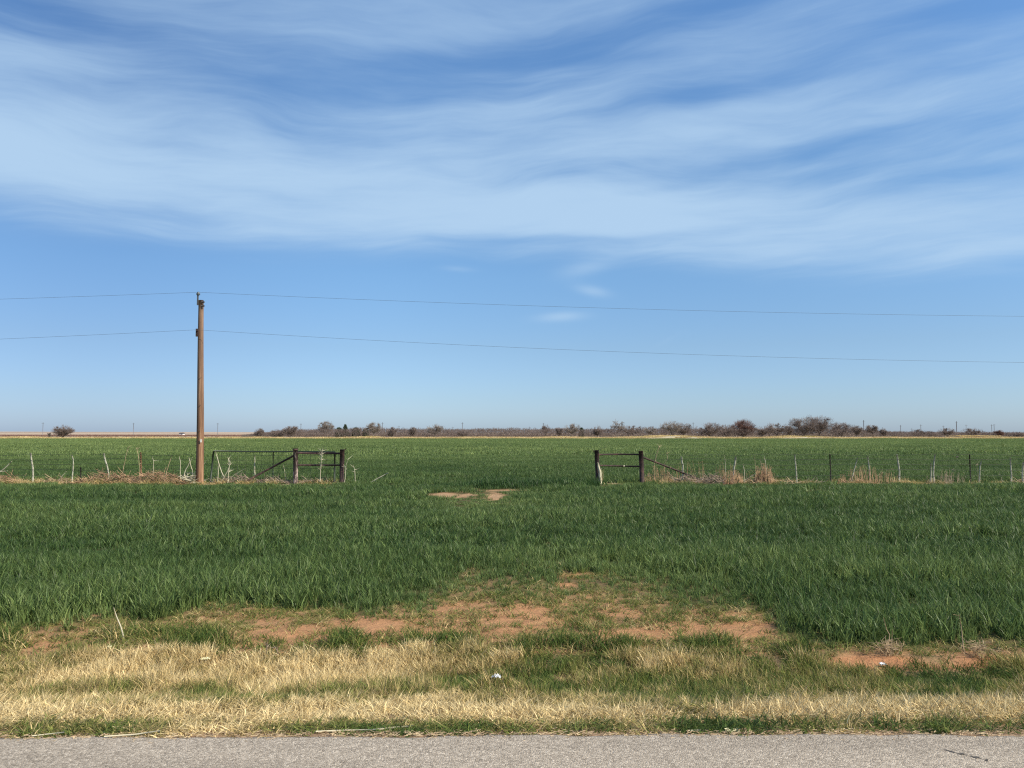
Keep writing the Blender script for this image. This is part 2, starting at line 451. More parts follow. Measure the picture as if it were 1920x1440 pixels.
# ------------------------------------------------------------------ the ground sheet
def grid_axis(lo, hi, step, end_lo, end_hi, grow=1.16):
    mid = np.arange(lo, hi + 1e-6, step)
    a, s = [], step
    p = hi
    while p < end_hi:
        s *= grow; p += s; a.append(p)
    b, s = [], step
    p = lo
    while p > end_lo:
        s *= grow; p -= s; b.append(p)
    return np.concatenate([b[::-1], mid, a])


def grid_mesh(name, xs, ys, zf, mat):
    X, Y = np.meshgrid(xs, ys)
    V = np.stack([X.ravel(), Y.ravel(), zf(X.ravel(), Y.ravel())], 1)
    nx, ny = len(xs), len(ys)
    i = np.arange(nx - 1)[None, :] + np.arange(ny - 1)[:, None] * nx
    fq = np.stack([i, i + 1, i + nx + 1, i + nx], -1).reshape(-1, 4)
    return mesh_np(name, V, [fq], mat, smooth=True), V


xs = grid_axis(-8, 8, 0.06, -14000, 14000, 1.12)
ys = np.concatenate([[-14000, -3000, -800, -200, -60, -20, -12, -10, -9, -8, -7.2, -6.6, -3, 1, 3.3, 3.9], np.arange(4.2, 13, 0.05),
                     np.arange(13, 40, 0.25), grid_axis(40, 42, 0.5, 40, 270, 1.04)[5:], np.arange(272, 350, 1.5), grid_axis(350, 352, 2, 350, 14000, 1.14)[2:]])
ys = np.unique(np.round(ys, 4))
ground, GV = grid_mesh('ground', xs, ys, ground_z, ground_mat())
tag(ground, kind='structure')


def mixc(a, b, t):
    return a * (1 - t[:, None]) + np.asarray(b)[None, :] * t[:, None]


gx, gy, gzv = GV[:, 0], GV[:, 1], GV[:, 2]
gu, gv_, gw, ghf, gs, gg, gt, gfs = layout(gx, gy, gzv)
nn = fbm(gx * 3, gy * 3, 51, 4)
c = np.tile(np.array([[0.27, 0.185, 0.10]]), (len(GV), 1))                 # thatch over soil
c = mixc(c, (0.16, 0.145, 0.075), ss(0.45, 0.75, nn))
c = mixc(c, (0.42, 0.20, 0.095), np.clip(gs * 1.3, 0, 1))               # bare red soil
c = mixc(c, (0.40, 0.25, 0.14), np.clip(gs * 1.3, 0, 1) * (gy > 18))
c = mixc(c, (0.40, 0.215, 0.105), ((gy > 7.7) & (gy < 13)) * np.clip(1 - gw, 0, 1) * 0.75)
c = mixc(c, (0.085, 0.075, 0.028), gw * (gy > 7.2))                            # litter under the crop, its shade painted into the colour
c = mixc(c, (0.48, 0.37, 0.22), gfs * 0.8)
c = mixc(c, (0.36, 0.235, 0.14), ss(4.1, 4.25, gy) * (1 - ss(4.42, 4.5, gy - (road_edge(gx) - 4.36))))
c = mixc(c, (0.14, 0.175, 0.05), ss(120, 160, gy) * (gy < FIELD_END))
tan = ss(FIELD_END - 1, FIELD_END + 1, gy)
tn = fbm(gx * 0.05, gy * 0.03, 77, 4)
c = mixc(c, (0.60, 0.50, 0.33), tan * (0.75 + 0.5 * (tn - 0.5)))
c = mixc(c, (0.60, 0.36, 0.22), np.exp(-((gx - (1873 - 960) / F * 292) / 2.6) ** 2) * tan * (gy < 330))
c = mixc(c, (0.27, 0.165, 0.105), ss(430, 560, gy) * 0.85)
far2 = ss(900, 1300, gy)
c = mixc(c, (0.46, 0.35, 0.25), far2 * 0.85)
c = mixc(c, (0.24, 0.185, 0.15), ss(0.5, 0.62, fbm(gx / np.maximum(gy, 1) * 30, np.log(np.maximum(gy, 1)) * 9, 88, 3)) * far2 * 0.6)
c = mixc(c, (0.42, 0.34, 0.19), (gy < 3).astype(float))
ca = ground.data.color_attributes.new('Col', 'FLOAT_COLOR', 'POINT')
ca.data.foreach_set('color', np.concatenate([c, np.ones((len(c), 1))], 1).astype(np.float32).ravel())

# ------------------------------------------------------------------ the road
rx = grid_axis(-6, 6, 0.12, -400, 400, 1.15)
Vr, nxr = [], len(rx)
edge_n = road_edge(rx) + (fbm(rx * 2.2, rx * 0, 61, 4) - 0.5) * 0.07 + (fbm(rx * 9, rx * 0, 62, 2) - 0.5) * 0.03
rows = [(-6.4, 0.50), (-3, 0.57), (-1, 0.585), (1, 0.58), (2.5, 0.565), (3.4, 0.556)]
for yy, zz in rows: Vr.append(np.stack([rx, np.full(nxr, yy), np.full(nxr, zz)], 1))
Vr.append(np.stack([rx, edge_n - 0.04, np.full(nxr, 0.552)], 1))
Vr.append(np.stack([rx, edge_n, np.full(nxr, 0.545)], 1))
Vr.append(np.stack([rx, edge_n + 0.03, np.full(nxr, 0.50)], 1))
i = np.arange(nxr - 1)[None, :] + np.arange(len(Vr) - 1)[:, None] * nxr
road = mesh_np('road', np.concatenate(Vr), [np.stack([i, i + 1, i + nxr + 1, i + nxr], -1).reshape(-1, 4)], road_mat(), smooth=True)
tag(road, kind='structure')
# tarred crack in the road
ck = MB(); pts = []
def on_road(u, v):
    dx, dy, dz = ray(u, v); t = (0.5555 - CH) / dz
    return Vector((dx * t, dy * t, 0.5555))


a, b_ = on_road(1768, 1404), on_road(1856, 1426)
for k in range(26):
    t = k / 25
    q = a.lerp(b_, t)
    pts.append((q.x, q.y + (vn(t * 9, 0.0, 4) - 0.5) * 0.03, (0.003 + 0.009 * vn(t * 14, 1.0, 8) ** 1.5) * (1 if 0 < k < 25 else 0.2)))
vs, fs = [], []
for (x_, y_, w_) in pts: vs += [(x_, y_ - w_, 0.5562), (x_, y_ + w_, 0.5562)]
for k in range(25): fs.append((2 * k, 2 * k + 2, 2 * k + 3, 2 * k + 1))
ck.poly(vs, fs)
crack = ck.build('road_crack', M_CRACK, parent=road); tag(crack, kind='structure')


# ------------------------------------------------------------------ tufts and scatter
def blades(n, radius, h, hv, w, bend, seed, square=False, segs=3, lean=0.35):
    g = np.random.default_rng(seed)
    if square:
        bx, by = g.uniform(-radius, radius, n), g.uniform(-radius, radius, n)
    else:
        rr, th = radius * np.sqrt(g.random(n)), g.uniform(0, 2 * np.pi, n)
        bx, by = rr * np.cos(th), rr * np.sin(th)
    hh = h * (1 + hv * g.uniform(-1, 1, n))
    az = g.uniform(0, 2 * np.pi, n); fa = g.uniform(0, 2 * np.pi, n)
    tilt = lean * g.random(n); bd = bend * g.uniform(0.2, 1.2, n)
    ww = w * g.uniform(0.7, 1.3, n)
    V = []
    ks = np.linspace(0, 1, segs + 1)
    for k in ks:
        out = hh * (tilt * k + bd * k ** 2.4)
        z = hh * k * (1 - 0.35 * bd * k ** 2)
        wk = ww * (1 - k ** 1.7) * 0.5 + (0.0 if k == 1 else 0.0004)
        cx, cy = bx + np.cos(az) * out, by + np.sin(az) * out
        if k < 1:
            V.append(np.stack([cx - np.cos(fa) * wk, cy - np.sin(fa) * wk, z], 1))
            V.append(np.stack([cx + np.cos(fa) * wk, cy + np.sin(fa) * wk, z], 1))
        else:
            V.append(np.stack([cx, cy, z], 1))
    m = len(V)
    V = np.stack(V, 1).reshape(-1, 3)                        # blade-major
    base = np.arange(n) * m
    q = [np.stack([base + 2 * s, base + 2 * s + 1, base + 2 * s + 3, base + 2 * s + 2], 1) for s in range(segs - 1)]
    t = np.stack([base + 2 * segs - 2, base + 2 * segs - 1, base + 2 * segs], 1)
    rnd = np.repeat(g.random(n), m)
    return V, ([np.concatenate(q)] if q else []) + [t], rnd


def variants(name, mat, k, **kw):
    coll = bpy.data.collections.new(name)
    for s in range(k):
        V, fcs, rnd = blades(seed=100 + s * 7 + len(name) * 31, **kw)
        V[:, 2] /= kw['h']                                   # z scale of an instance = its height in metres
        o = mesh_np(name + '_tuft', V, fcs, mat, link=False, smooth=True)
        at_ = o.data.attributes.new('rnd', 'FLOAT', 'POINT'); at_.data.foreach_set('value', rnd.astype(np.float32))
        coll.objects.link(o)
    return coll


def scatter_tree(coll):
    ng = bpy.data.node_groups.new('scatter_' + coll.name, 'GeometryNodeTree')
    ng.interface.new_socket('Geometry', in_out='INPUT', socket_type='NodeSocketGeometry')
    ng.interface.new_socket('Geometry', in_out='OUTPUT', socket_type='NodeSocketGeometry')
    gi, go = ng.nodes.new('NodeGroupInput'), ng.nodes.new('NodeGroupOutput')
    ci = ng.nodes.new('GeometryNodeCollectionInfo'); ci.inputs['Collection'].default_value = coll
    ci.inputs['Separate Children'].default_value = True; ci.inputs['Reset Children'].default_value = True
    ip = ng.nodes.new('GeometryNodeInstanceOnPoints'); ip.inputs['Pick Instance'].default_value = True

    def attr(nm, dt):
        a_ = ng.nodes.new('GeometryNodeInputNamedAttribute'); a_.data_type = dt
        a_.inputs['Name'].default_value = nm
        return next(o for o in a_.outputs if o.enabled and o.name == 'Attribute')
    L = ng.links
    mp = ng.nodes.new('GeometryNodeMeshToPoints'); mp.inputs['Radius'].default_value = 0.001
    L.new(gi.outputs[0], mp.inputs[0]); L.new(mp.outputs[0], ip.inputs['Points']); L.new(ci.outputs[0], ip.inputs['Instance'])
    L.new(attr('vid', 'INT'), ip.inputs['Instance Index'])
    L.new(attr('rot', 'FLOAT_VECTOR'), ip.inputs['Rotation'])
    L.new(attr('scl', 'FLOAT_VECTOR'), ip.inputs['Scale'])
    L.new(ip.outputs[0], go.inputs[0])
    return ng


def scatter(name, coll, P, yaw, lean, scl, tint, mat):
    """lean: tilt toward -x in radians"""
    n = len(P)
    me = bpy.data.meshes.new(name)
    me.vertices.add(n); me.vertices.foreach_set('co', P.astype(np.float32).ravel())
    ct, st, cy, sy = np.cos(-lean), np.sin(-lean), np.cos(yaw), np.sin(yaw)
    m00, m10, m20 = ct * cy, sy, -st * cy
    m21, m22 = st * sy, ct
    rot = np.stack([np.arctan2(m21, m22), -np.arcsin(np.clip(m20, -1, 1)), np.arctan2(m10, m00)], 1)
    a_ = me.attributes.new('rot', 'FLOAT_VECTOR', 'POINT'); a_.data.foreach_set('vector', rot.astype(np.float32).ravel())
    a_ = me.attributes.new('scl', 'FLOAT_VECTOR', 'POINT'); a_.data.foreach_set('vector', scl.astype(np.float32).ravel())
    a_ = me.attributes.new('tint', 'FLOAT', 'POINT'); a_.data.foreach_set('value', tint.astype(np.float32))
    a_ = me.attributes.new('vid', 'INT', 'POINT'); a_.data.foreach_set('value', RNG.integers(0, 1000, n).astype(np.int32))
    me.materials.append(mat)
    o = bpy.data.objects.new(name, me); COL.objects.link(o)
    md = o.modifiers.new('scatter', 'NODES'); md.node_group = scatter_tree(coll)
    return o


def zone(y0, y1, per_m2, half):
    """random points between y0 and y1, half(y) the half width"""
    ymid = np.linspace(y0, y1, 60)
    area = np.trapezoid(2 * half(ymid), ymid) if hasattr(np, 'trapezoid') else np.trapz(2 * half(ymid), ymid)
    n = int(area * per_m2)
    w = half(ymid); cdf = np.cumsum(w); cdf = cdf / cdf[-1]
    y = np.interp(RNG.random(n), np.concatenate([[0], cdf]), np.concatenate([[y0], ymid]))
    x = RNG.uniform(-1, 1, n) * half(y)
    return x, y


half_w = lambda y: y * 0.70 + 2.5


def vec3(s, h):
    return np.stack([s, s, h], 1)


def wheat_field(name, coll, y0, y1, per, hscale, band=None):
    x, y = zone(y0, y1, per, half_w)
    z = ground_z(x, y)
    u, v, w, hf, soil, green, t, fs_ = layout(x, y, z)
    keep = RNG.random(len(x)) < w
    x, y, z, hf, u, v = x[keep], y[keep], z[keep], hf[keep], u[keep], v[keep]
    rowy = np.clip(0.5 + 1.5 * (fbm(x * 0.22, y * 0.6, 41, 4) - 0.5), 0, 1)
    patch = fbm(x * 0.035, y * 0.05, 42, 3)
    h = hf * hscale * (0.62 + 0.76 * rowy) * RNG.uniform(0.7, 1.25, len(x))
    # taller strip along the old gateway
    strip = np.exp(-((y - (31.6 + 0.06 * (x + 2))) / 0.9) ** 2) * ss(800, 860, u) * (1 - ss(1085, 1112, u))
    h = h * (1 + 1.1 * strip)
    sc = np.clip(h / hscale, 0.55, 1.25)
    dist = ss(14, 110, y)  # paler with distance: sunlit tops and haze painted into the tint
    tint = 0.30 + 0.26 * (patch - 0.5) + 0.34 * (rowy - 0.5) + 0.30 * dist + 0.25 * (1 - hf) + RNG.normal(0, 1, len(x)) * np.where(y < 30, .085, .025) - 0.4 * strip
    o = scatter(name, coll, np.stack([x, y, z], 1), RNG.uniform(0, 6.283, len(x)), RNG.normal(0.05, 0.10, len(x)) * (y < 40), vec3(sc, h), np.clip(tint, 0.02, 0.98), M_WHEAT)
    tag(o, kind='stuff')
    return o



c1 = variants('near_wheat', M_WHEAT, 8, n=13, radius=0.06, h=0.24, hv=0.4, w=0.0125, bend=0.38, lean=0.22)
c2 = variants('mid_wheat', M_WHEAT, 6, n=44, radius=0.20, h=0.23, hv=0.4, w=0.0185, bend=0.4, lean=0.25)
c3 = variants('far_wheat', M_WHEAT, 6, n=260, radius=0.62, h=0.24, hv=0.3, w=0.023, bend=0.35, square=True, segs=2, lean=0.4)
c4 = variants('distant_wheat', M_WHEAT, 5, n=560, radius=2.1, h=0.24, hv=0.3, w=0.07, bend=0.2, square=True, segs=2, lean=0.4)
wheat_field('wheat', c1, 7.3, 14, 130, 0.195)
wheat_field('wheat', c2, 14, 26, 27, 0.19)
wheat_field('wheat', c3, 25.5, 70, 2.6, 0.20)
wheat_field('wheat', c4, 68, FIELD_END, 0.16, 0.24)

# short sparse green and litter on the bare ground between crop and verge
cg = variants('sparse_grass', M_GRASS, 6, n=14, radius=0.07, h=0.12, hv=0.5, w=0.007, bend=0.8, lean=0.9)
cv = variants('verge_tuft', M_GRASS, 8, n=34, radius=0.085, h=0.11, hv=0.5, w=0.0055, bend=0.42, lean=0.42)
hw2 = lambda y: y * 0.70 + 1.6
x, y = zone(7.0, 14, 210, hw2)
z = ground_z(x, y); u, v, w, hf, soil, green, t, fs_ = layout(x, y, z)
sp = ss(0.27, 0.54, fbm(x * 2.2, y * 3.5, 75, 4) + 0.12 * (1 - soil) - 0.10 * soil)
pr = np.clip((1 - w) * (0.05 + 0.5 * green + 0.62 * sp) * (1 - 0.75 * soil * (green < 0.5)), 0, 1)
k = (RNG.random(len(x)) < pr) & (v < 1240)
x, y, z, green, u = x[k], y[k], z[k], green[k], u[k]
tint = 0.36 - 0.24 * green + RNG.normal(0, 0.11, len(x)) + 0.3 * (RNG.random(len(x)) < 0.22)
h = (0.05 + 0.12 * green) * RNG.uniform(0.7, 1.3, len(x))
tag(scatter('green_grass', cg, np.stack([x, y, z], 1), RNG.uniform(0, 6.283, len(x)), RNG.normal(0.1, 0.12, len(x)),
            vec3(RNG.uniform(0.8, 1.2, len(x)), h), np.clip(tint, 0.02, 0.9), M_GRASS), kind='stuff')

# the mown verge: straw, green patches, bleached strip, green fringe at the asphalt
x, y = zone(4.2, 8.6, 330, hw2)
z = ground_z(x, y); u, v, w, hf, soil, green, t, fs_ = layout(x, y, z)
top = np.interp(u, [-600, 0, 130, 250, 450, 560, 650, 800, 870, 930, 1200, 1400, 1500, 1600, 1920, 2600], [1240, 1250, 1232, 1224, 1232, 1234, 1228, 1214, 1216, 1232, 1230, 1232, 1236, 1246, 1246, 1246])
top = top + (fbm(x * 2.5, y * 2.5, 71, 3) - 0.5) * 22
k = (v > top) & (y > road_edge(x) + 0.035 + 0.05 * fbm(x * 4, x * 0, 73, 3)) & (RNG.random(len(x)) > soil * 0.85) & (RNG.random(len(x)) < 0.55 + 0.45 * ss(0.35, 0.6, t) + 0.45 * (v > 1315))
x, y, z, t, u, v = x[k], y[k], z[k], t[k], u[k], v[k]
clump = fbm(x * 4.5, y * 4.5, 72, 3)
h = np.where(v > 1314, 0.046, 0.088) * (0.45 + 1.1 * clump) * RNG.uniform(0.8, 1.25, len(x))
h = h * (1 - 0.35 * ((t < 0.3) & (v < 1345))) * (1 - 0.35 * ss(1340, 1352, v))
tint = t + RNG.normal(0, 0.13, len(x)) + 0.35 * (clump - 0.5)
lean = 0.08 + 0.30 * ss(900, 1500, u) + RNG.normal(0, 0.13, len(x))
tag(scatter('verge_grass', cv, np.stack([x, y, z], 1), RNG.uniform(0, 6.283, len(x)), lean,
            vec3(RNG.uniform(0.85, 1.2, len(x)), h), np.clip(tint, 0.03, 0.97), M_GRASS), kind='stuff')

# dry grass along the fence line, in the gateway track and on the far bank
cf = variants('fence_grass', M_GRASS, 6, n=60, radius=0.28, h=0.2, hv=0.6, w=0.013, bend=0.9, lean=1.2)
n = 1500
x = RNG.uniform(-34, 34, n); y = FENCE_Y - 0.15 + RNG.normal(0, 0.33, n)
z = ground_z(x, y); u, v, w, hf, soil, green, t, fs_ = layout(x, y, z)
k = RNG.random(n) < fs_ * np.where(u > 1110, .45, 1.0) * (0.25 + 0.85 * ss(0.35, 0.6, fbm(x * 0.8, x * 0, 81, 3)))
x, y, z = x[k], y[k], z[k]
tag(scatter('dry_grass', cf, np.stack([x, y, z], 1), RNG.uniform(0, 6.283, len(x)), RNG.normal(0, 0.1, len(x)),
            vec3(np.ones(len(x)), RNG.uniform(0.08, 0.26, len(x))), np.clip(0.72 + RNG.normal(0, 0.1, len(x)), 0.4, 0.9), M_GRASS), kind='stuff')
cb = variants('bank_grass', M_GRASS, 5, n=260, radius=2.2, h=0.5, hv=0.7, w=0.10, bend=0.5, square=True, segs=2, lean=0.9)
n = 2400
x = RNG.uniform(-245, 245, n); y = RNG.uniform(FIELD_END - 1, FIELD_END + 38, n)
z = ground_z(x, y)
tag(scatter('dry_grass', cb, np.stack([x, y, z], 1), RNG.uniform(0, 6.283, n), np.zeros(n),
            vec3(np.ones(n), RNG.uniform(0.12, 0.38, n) * (0.5 + fbm(x * 0.07, y * 0.1, 83, 3))), np.clip(0.80 + RNG.normal(0, 0.08, n), 0.5, 0.95), M_GRASS), kind='stuff')


# clods and pebbles on the bare red soil
cc_ = bpy.data.collections.new('clod'); M_CLOD = solid_mat('clod_soil', (0.27, 0.125, 0.06), (0.50, 0.27, 0.14), 14.0, 0.95)
for k_ in range(5):
    g_ = np.random.default_rng(900 + k_)
    ico = [(0, 0, 1)] + [(math.cos(a_) * .9, math.sin(a_) * .9, .42) for a_ in np.arange(5) * 1.2566] + [(math.cos(a_ + .63), math.sin(a_ + .63), -.35) for a_ in np.arange(5) * 1.2566]
    Vc = np.array(ico) * g_.uniform(.6, 1.25, (11, 1)) * np.array([1, .8, .6])
    fc = [(0, 1 + i_, 1 + (i_ + 1) % 5) for i_ in range(5)] + [(1 + i_, 6 + i_, 1 + (i_ + 1) % 5) for i_ in range(5)] + [(1 + (i_ + 1) % 5, 6 + i_, 6 + (i_ + 1) % 5) for i_ in range(5)]
    cc_.objects.link(mesh_np('clod', Vc, [np.array(fc)], M_CLOD, link=False))
x, y = zone(4.36, 13.5, 130, hw2)
z = ground_z(x, y); u, v, w, hf, soil, green, t, fs_ = layout(x, y, z)
k = (RNG.random(len(x)) < np.where(v < 1240, (1 - w) * (.35 + .6 * soil), soil * .8)) & (y > 4.45)
x, y, z = x[k], y[k], z[k]; sz = .004 + .013 * RNG.random(len(x)) ** 3
tag(scatter('soil_clods', cc_, np.stack([x, y, z], 1), RNG.uniform(0, 6.283, len(x)), np.zeros(len(x)), np.stack([sz, sz, sz], 1), np.zeros(len(x)), M_CLOD), kind='stuff')


# ------------------------------------------------------------------ strips: twigs and stalks as thin three-sided rods
def rods(A, B, wa, wb, name, mat, parent=None, origin=None):
    """A, B: (n,3) ends; three-sided tapered rods in one mesh"""
    A, B = np.asarray(A, float), np.asarray(B, float)
    n = len(A); d = B - A; d = d / np.maximum(np.linalg.norm(d, axis=1, keepdims=True), 1e-6)
    ref = np.where(np.abs(d[:, 2:3]) < 0.9, np.array([[0, 0, 1.0]]), np.array([[1.0, 0, 0]]))
    p = np.cross(d, ref); p /= np.linalg.norm(p, axis=1, keepdims=True); q = np.cross(d, p)
    wa = np.broadcast_to(wa, (n,))[:, None]; wb = np.broadcast_to(wb, (n,))[:, None]
    V = []
    for E, ww in ((A, wa), (B, wb)):
        for k in range(3):
            th = 2 * math.pi * k / 3
            V.append(E + (p * math.cos(th) + q * math.sin(th)) * ww)
    V = np.stack(V, 1).reshape(-1, 3)
    o_ = np.arange(n)[:, None] * 6
    f = np.concatenate([o_ + np.array([[0, 1, 4, 3]]), o_ + np.array([[1, 2, 5, 4]]), o_ + np.array([[2, 0, 3, 5]])])
    off = np.array(parent.location) if parent is not None else np.array(origin if origin is not None else (0, 0, 0))
    o = mesh_np(name, V - off, [f], mat, parent=parent, smooth=True)
    if parent is None: o.location = tuple(off)
    return o


def bare_tree(u, vtop, wpx, label, Y=310.0, seed=0, mat=None, lean=0.0, fork=0.22, dens=1.0, limbs=7, vb=820.5, flat=0.0, twig=0.036, fill=1.0, cat='tree', name='bare_tree', group=None):
    g = np.random.default_rng(seed + int(u) * 13)
    x0 = (u - 960) / F * Y
    z0 = gz(x0, Y) - 0.05
    S = Y / F
    H = max(1.2, at(u, vtop, Y).z - z0); W = wpx * S / 2
    t = empty(name, (x0, Y, z0), label, cat, group)
    tb = MB(); base = Vector((x0, Y, z0))
    fz = fork * H
    top = base + Vector((lean * fz, 0, fz))
    r0 = 0.02 * H + 0.03
    tb.tube([base - Vector((0, 0, .2)), base + Vector((lean * fz * .4, 0, fz * .5)), top], [r0 * 1.25, r0, r0 * .85], 6)
    A, B = [], []
    cc = base + Vector((lean * H * 0.6, 0, fz + (H - fz) * 0.48)); rz = (H - fz) * 0.55
    for i in range(limbs):
        az = 2 * math.pi * (i + g.random()) / limbs; el = math.asin(g.uniform(-0.35 + flat, 1.0) * 0.99)
        e = cc + Vector((math.cos(az) * math.cos(el) * W, math.sin(az) * math.cos(el) * W, math.sin(el) * rz)) * g.uniform(0.72, 0.98)
        m = top.lerp(e, 0.5) + Vector(g.normal(0, 0.06 * H, 3)) + Vector((0, 0, -0.03 * H))
        tb.tube([top - Vector((0, 0, 0.05 * H)), m, e], [r0 * .55, r0 * .36, r0 * .12], 5)
        for j in range(7):
            s = g.uniform(0.3, 0.95)
            p = (top.lerp(m, s * 2) if s < .5 else m.lerp(e, s * 2 - 1))
            dv = Vector(g.normal(0, 1, 3)); dv.z = abs(dv.z) * 0.7
            e2 = p + dv.normalized() * g.uniform(0.28, 0.55) * min(W * 1.3, H * .6)
            q = Vector(((e2.x - cc.x) / (W * 1.02), (e2.y - cc.y) / (W * 1.02), (e2.z - cc.z) / (rz * 1.03)))
            if q.length > 1: e2 = cc + Vector((e2.x - cc.x, e2.y - cc.y, e2.z - cc.z)) / q.length
            tb.tube([p, p.lerp(e2, .5) + Vector(g.normal(0, .03 * H, 3)), e2], [r0 * .22, r0 * .15, r0 * .07], 4, cap=False)
            nt = int(g.integers(26, 40) * dens)
            for k in range(nt):
                a_ = p.lerp(e2, g.uniform(0.15, 1.0)); d3 = Vector(g.normal(0, 1, 3)); d3.z = d3.z * .8 + .35
                b2 = a_ + d3.normalized() * g.uniform(0.06, 0.17) * H
                A.append(a_); B.append(b2)
                if g.random() < 0.6:
                    c_ = a_.lerp(b2, g.uniform(.3, .9)); d4 = Vector(g.normal(0, 1, 3))
                    A.append(c_); B.append(c_ + d4.normalized() * g.uniform(.04, .1) * H)
    if dens > .3:                                                   # the fine outer twigs that fill the crown
        nf = int(min(3600, 30 * (2 * W) * (2 * rz) * min(dens, 1.5)) * fill)
        q = g.normal(0, 1, (nf, 3)); q /= np.linalg.norm(q, axis=1, keepdims=True); q *= (g.random((nf, 1)) ** .42)
        p = np.array(cc) + q * np.array([W, W, rz])
        low = p[:, 2] < base.z + .1; p[low, 2] = base.z + .1 + g.random(low.sum()) * H * .3
        keep = fbm(p[:, 0] * 2.6 / W, p[:, 2] * 2.6 / W, int(u), 3) > .40
        p = p[keep]; dd = p - np.array(base + Vector((0, 0, H * .1))); dd /= np.linalg.norm(dd, axis=1, keepdims=True)
        dd = dd + g.normal(0, .45, dd.shape); dd[:, 2] += .25
        A += [tuple(a_) for a_ in p]; B += [tuple(b2) for b2 in p + dd * g.uniform(.05, .11, (len(p), 1)) * H]
    tb.build('trunk', M_BARK if mat is not M_TWIG_PALE else M_TWIG_PALE, parent=t)
    rods([tuple(a_) for a_ in A], [tuple(b2) for b2 in B], twig, twig * .5, 'crown', mat or M_TWIG, parent=t)
    return t


TREES = [
    (120, 800, 31, 'rounded bare bush standing alone at the left end of the field', dict(fork=.1, dens=1.7, limbs=11, flat=.1, vb=819)),
    (95, 812, 8, 'tiny dark shrub just left of the lone rounded bush', dict(fork=.1, dens=.6, limbs=5)),
    (487, 805, 15, 'small bare tree at the left end of the thicket, standing a little apart', dict(fork=.15, dens=1.0)),
    (549, 801, 30, 'broad flat-topped bare tree where the solid thicket begins at left', dict(dens=1.6, flat=.35, fork=.2)),
    (520, 807, 26, 'low grey bush between the small leftmost tree and the flat-topped tree', dict(dens=1.2, fork=.08)),
    (615, 793, 24, 'tall narrow bare tree leaning left, just left of the dark cedars', dict(lean=-.22, fork=.35, dens=1.0, mat='pale')),
    (701, 795, 25, 'rounded bare tree just right of the dark cedars', dict(fork=.3, dens=1.0, mat='pale')),
    (735, 803, 16, 'small round bush top rising between two far poles left of the gateway', dict(dens=1.0)),
    (775, 803, 13, 'narrow little tree rising from the thicket left of the gateway centre', dict(dens=1.0)),
    (816, 799, 28, 'twin-topped pale bare tree over the thicket behind the open gateway', dict(dens=.8, fork=.3, mat='pale')),
    (868, 807, 20, 'low bush top next to the far pole behind the gateway', dict(dens=.9)),
    (1023, 799, 14, 'slim bare tree beside a far pole behind the gateway', dict(dens=.8, fork=.3)),
    (1048, 803, 12, 'small dark tree left of the forked pale tree behind the gateway', dict(dens=1.2)),
    (1073, 796, 24, 'forked pale bare tree behind the right side of the gateway', dict(dens=.6, fork=.3, mat='pale')),
    (1120, 801, 13, 'small round-headed tree directly behind the right gate brace', dict(dens=1.4)),
    (1158, 789, 25, 'open white-limbed dead tree standing above the thicket', dict(dens=.16, fork=.35, limbs=8, mat='pale', twig=.07)),
    (1188, 800, 40, 'bare tree with a dark slanting trunk right of the white dead tree', dict(dens=.9, lean=-.3, fork=.3, flat=.1)),
    (1218, 803, 24, 'low grey bush right of the slanting-trunk tree', dict(dens=1.0, mat='pale')),
    (1258, 792, 36, 'tall rounded grey tree, left one of the pair over the straw mound', dict(dens=.8, fork=.25, mat='pale')),
    (1281, 795, 28, 'tall rounded grey tree, right one of the pair over the straw mound', dict(dens=.8, fork=.25)),
    (1330, 795, 44, 'wide brown bare tree between the straw mound and the reddish tree', dict(dens=1.1, fork=.15)),
    (1362, 799, 34, 'low domed brown bush touching the left side of the reddish tree', dict(dens=1.1, fork=.12)),
    (1393, 790, 36, 'dense reddish tree with a full rounded crown', dict(dens=1.9, fork=.12, limbs=11, mat='red')),
    (1428, 801, 24, 'low brown bush right of the reddish tree', dict(dens=1.0)),
    (1456, 795, 38, 'broad bare tree between the reddish tree and the largest tree', dict(dens=1.0, fork=.2)),
    (1479, 800, 14, 'thin small tree against the left side of the largest tree', dict(dens=.7)),
    (1507, 784, 46, 'largest spreading bare tree on the horizon, its left half', dict(dens=.75, fork=.25, limbs=10)),
    (1535, 784, 46, 'largest spreading bare tree on the horizon, its right half', dict(dens=.75, fork=.25, limbs=10)),
    (1577, 795, 40, 'ragged-topped brown tree right of the largest tree', dict(dens=1.1, fork=.15)),
    (1605, 801, 24, 'low even bush between the ragged-topped tree and the one-sided tree', dict(dens=1.1)),
    (1637, 799, 22, 'one-sided bare tree leaning left near the end of the tall trees', dict(dens=.9, lean=-.25, fork=.35)),
    (1655, 806, 12, 'small bush just right of the one-sided tree', dict(dens=1.0)),
    (1720, 807, 24, 'low bush below the row of far pylons, leftmost of four at right', dict(dens=.8)),
    (1742, 809, 14, 'low round shrub just right of the leftmost low bush under the far pylons', dict(dens=1.1)),
    (1775, 805, 26, 'dark forked shrub standing in front of the scrub under the far pylons', dict(dens=1.0, fork=.25)),
    (1822, 805, 36, 'wide low bare bush under the far pylons near the right edge', dict(dens=.8)),
    (1872, 808, 16, 'small reddish bush behind the orange sand heap', dict(dens=1.0, mat='red')),
    (1906, 811, 20, 'low scrub bush at the right edge of the picture', dict(dens=.8)),
]
MM = {'pale': M_TWIG_PALE, 'red': M_TWIG_RED}
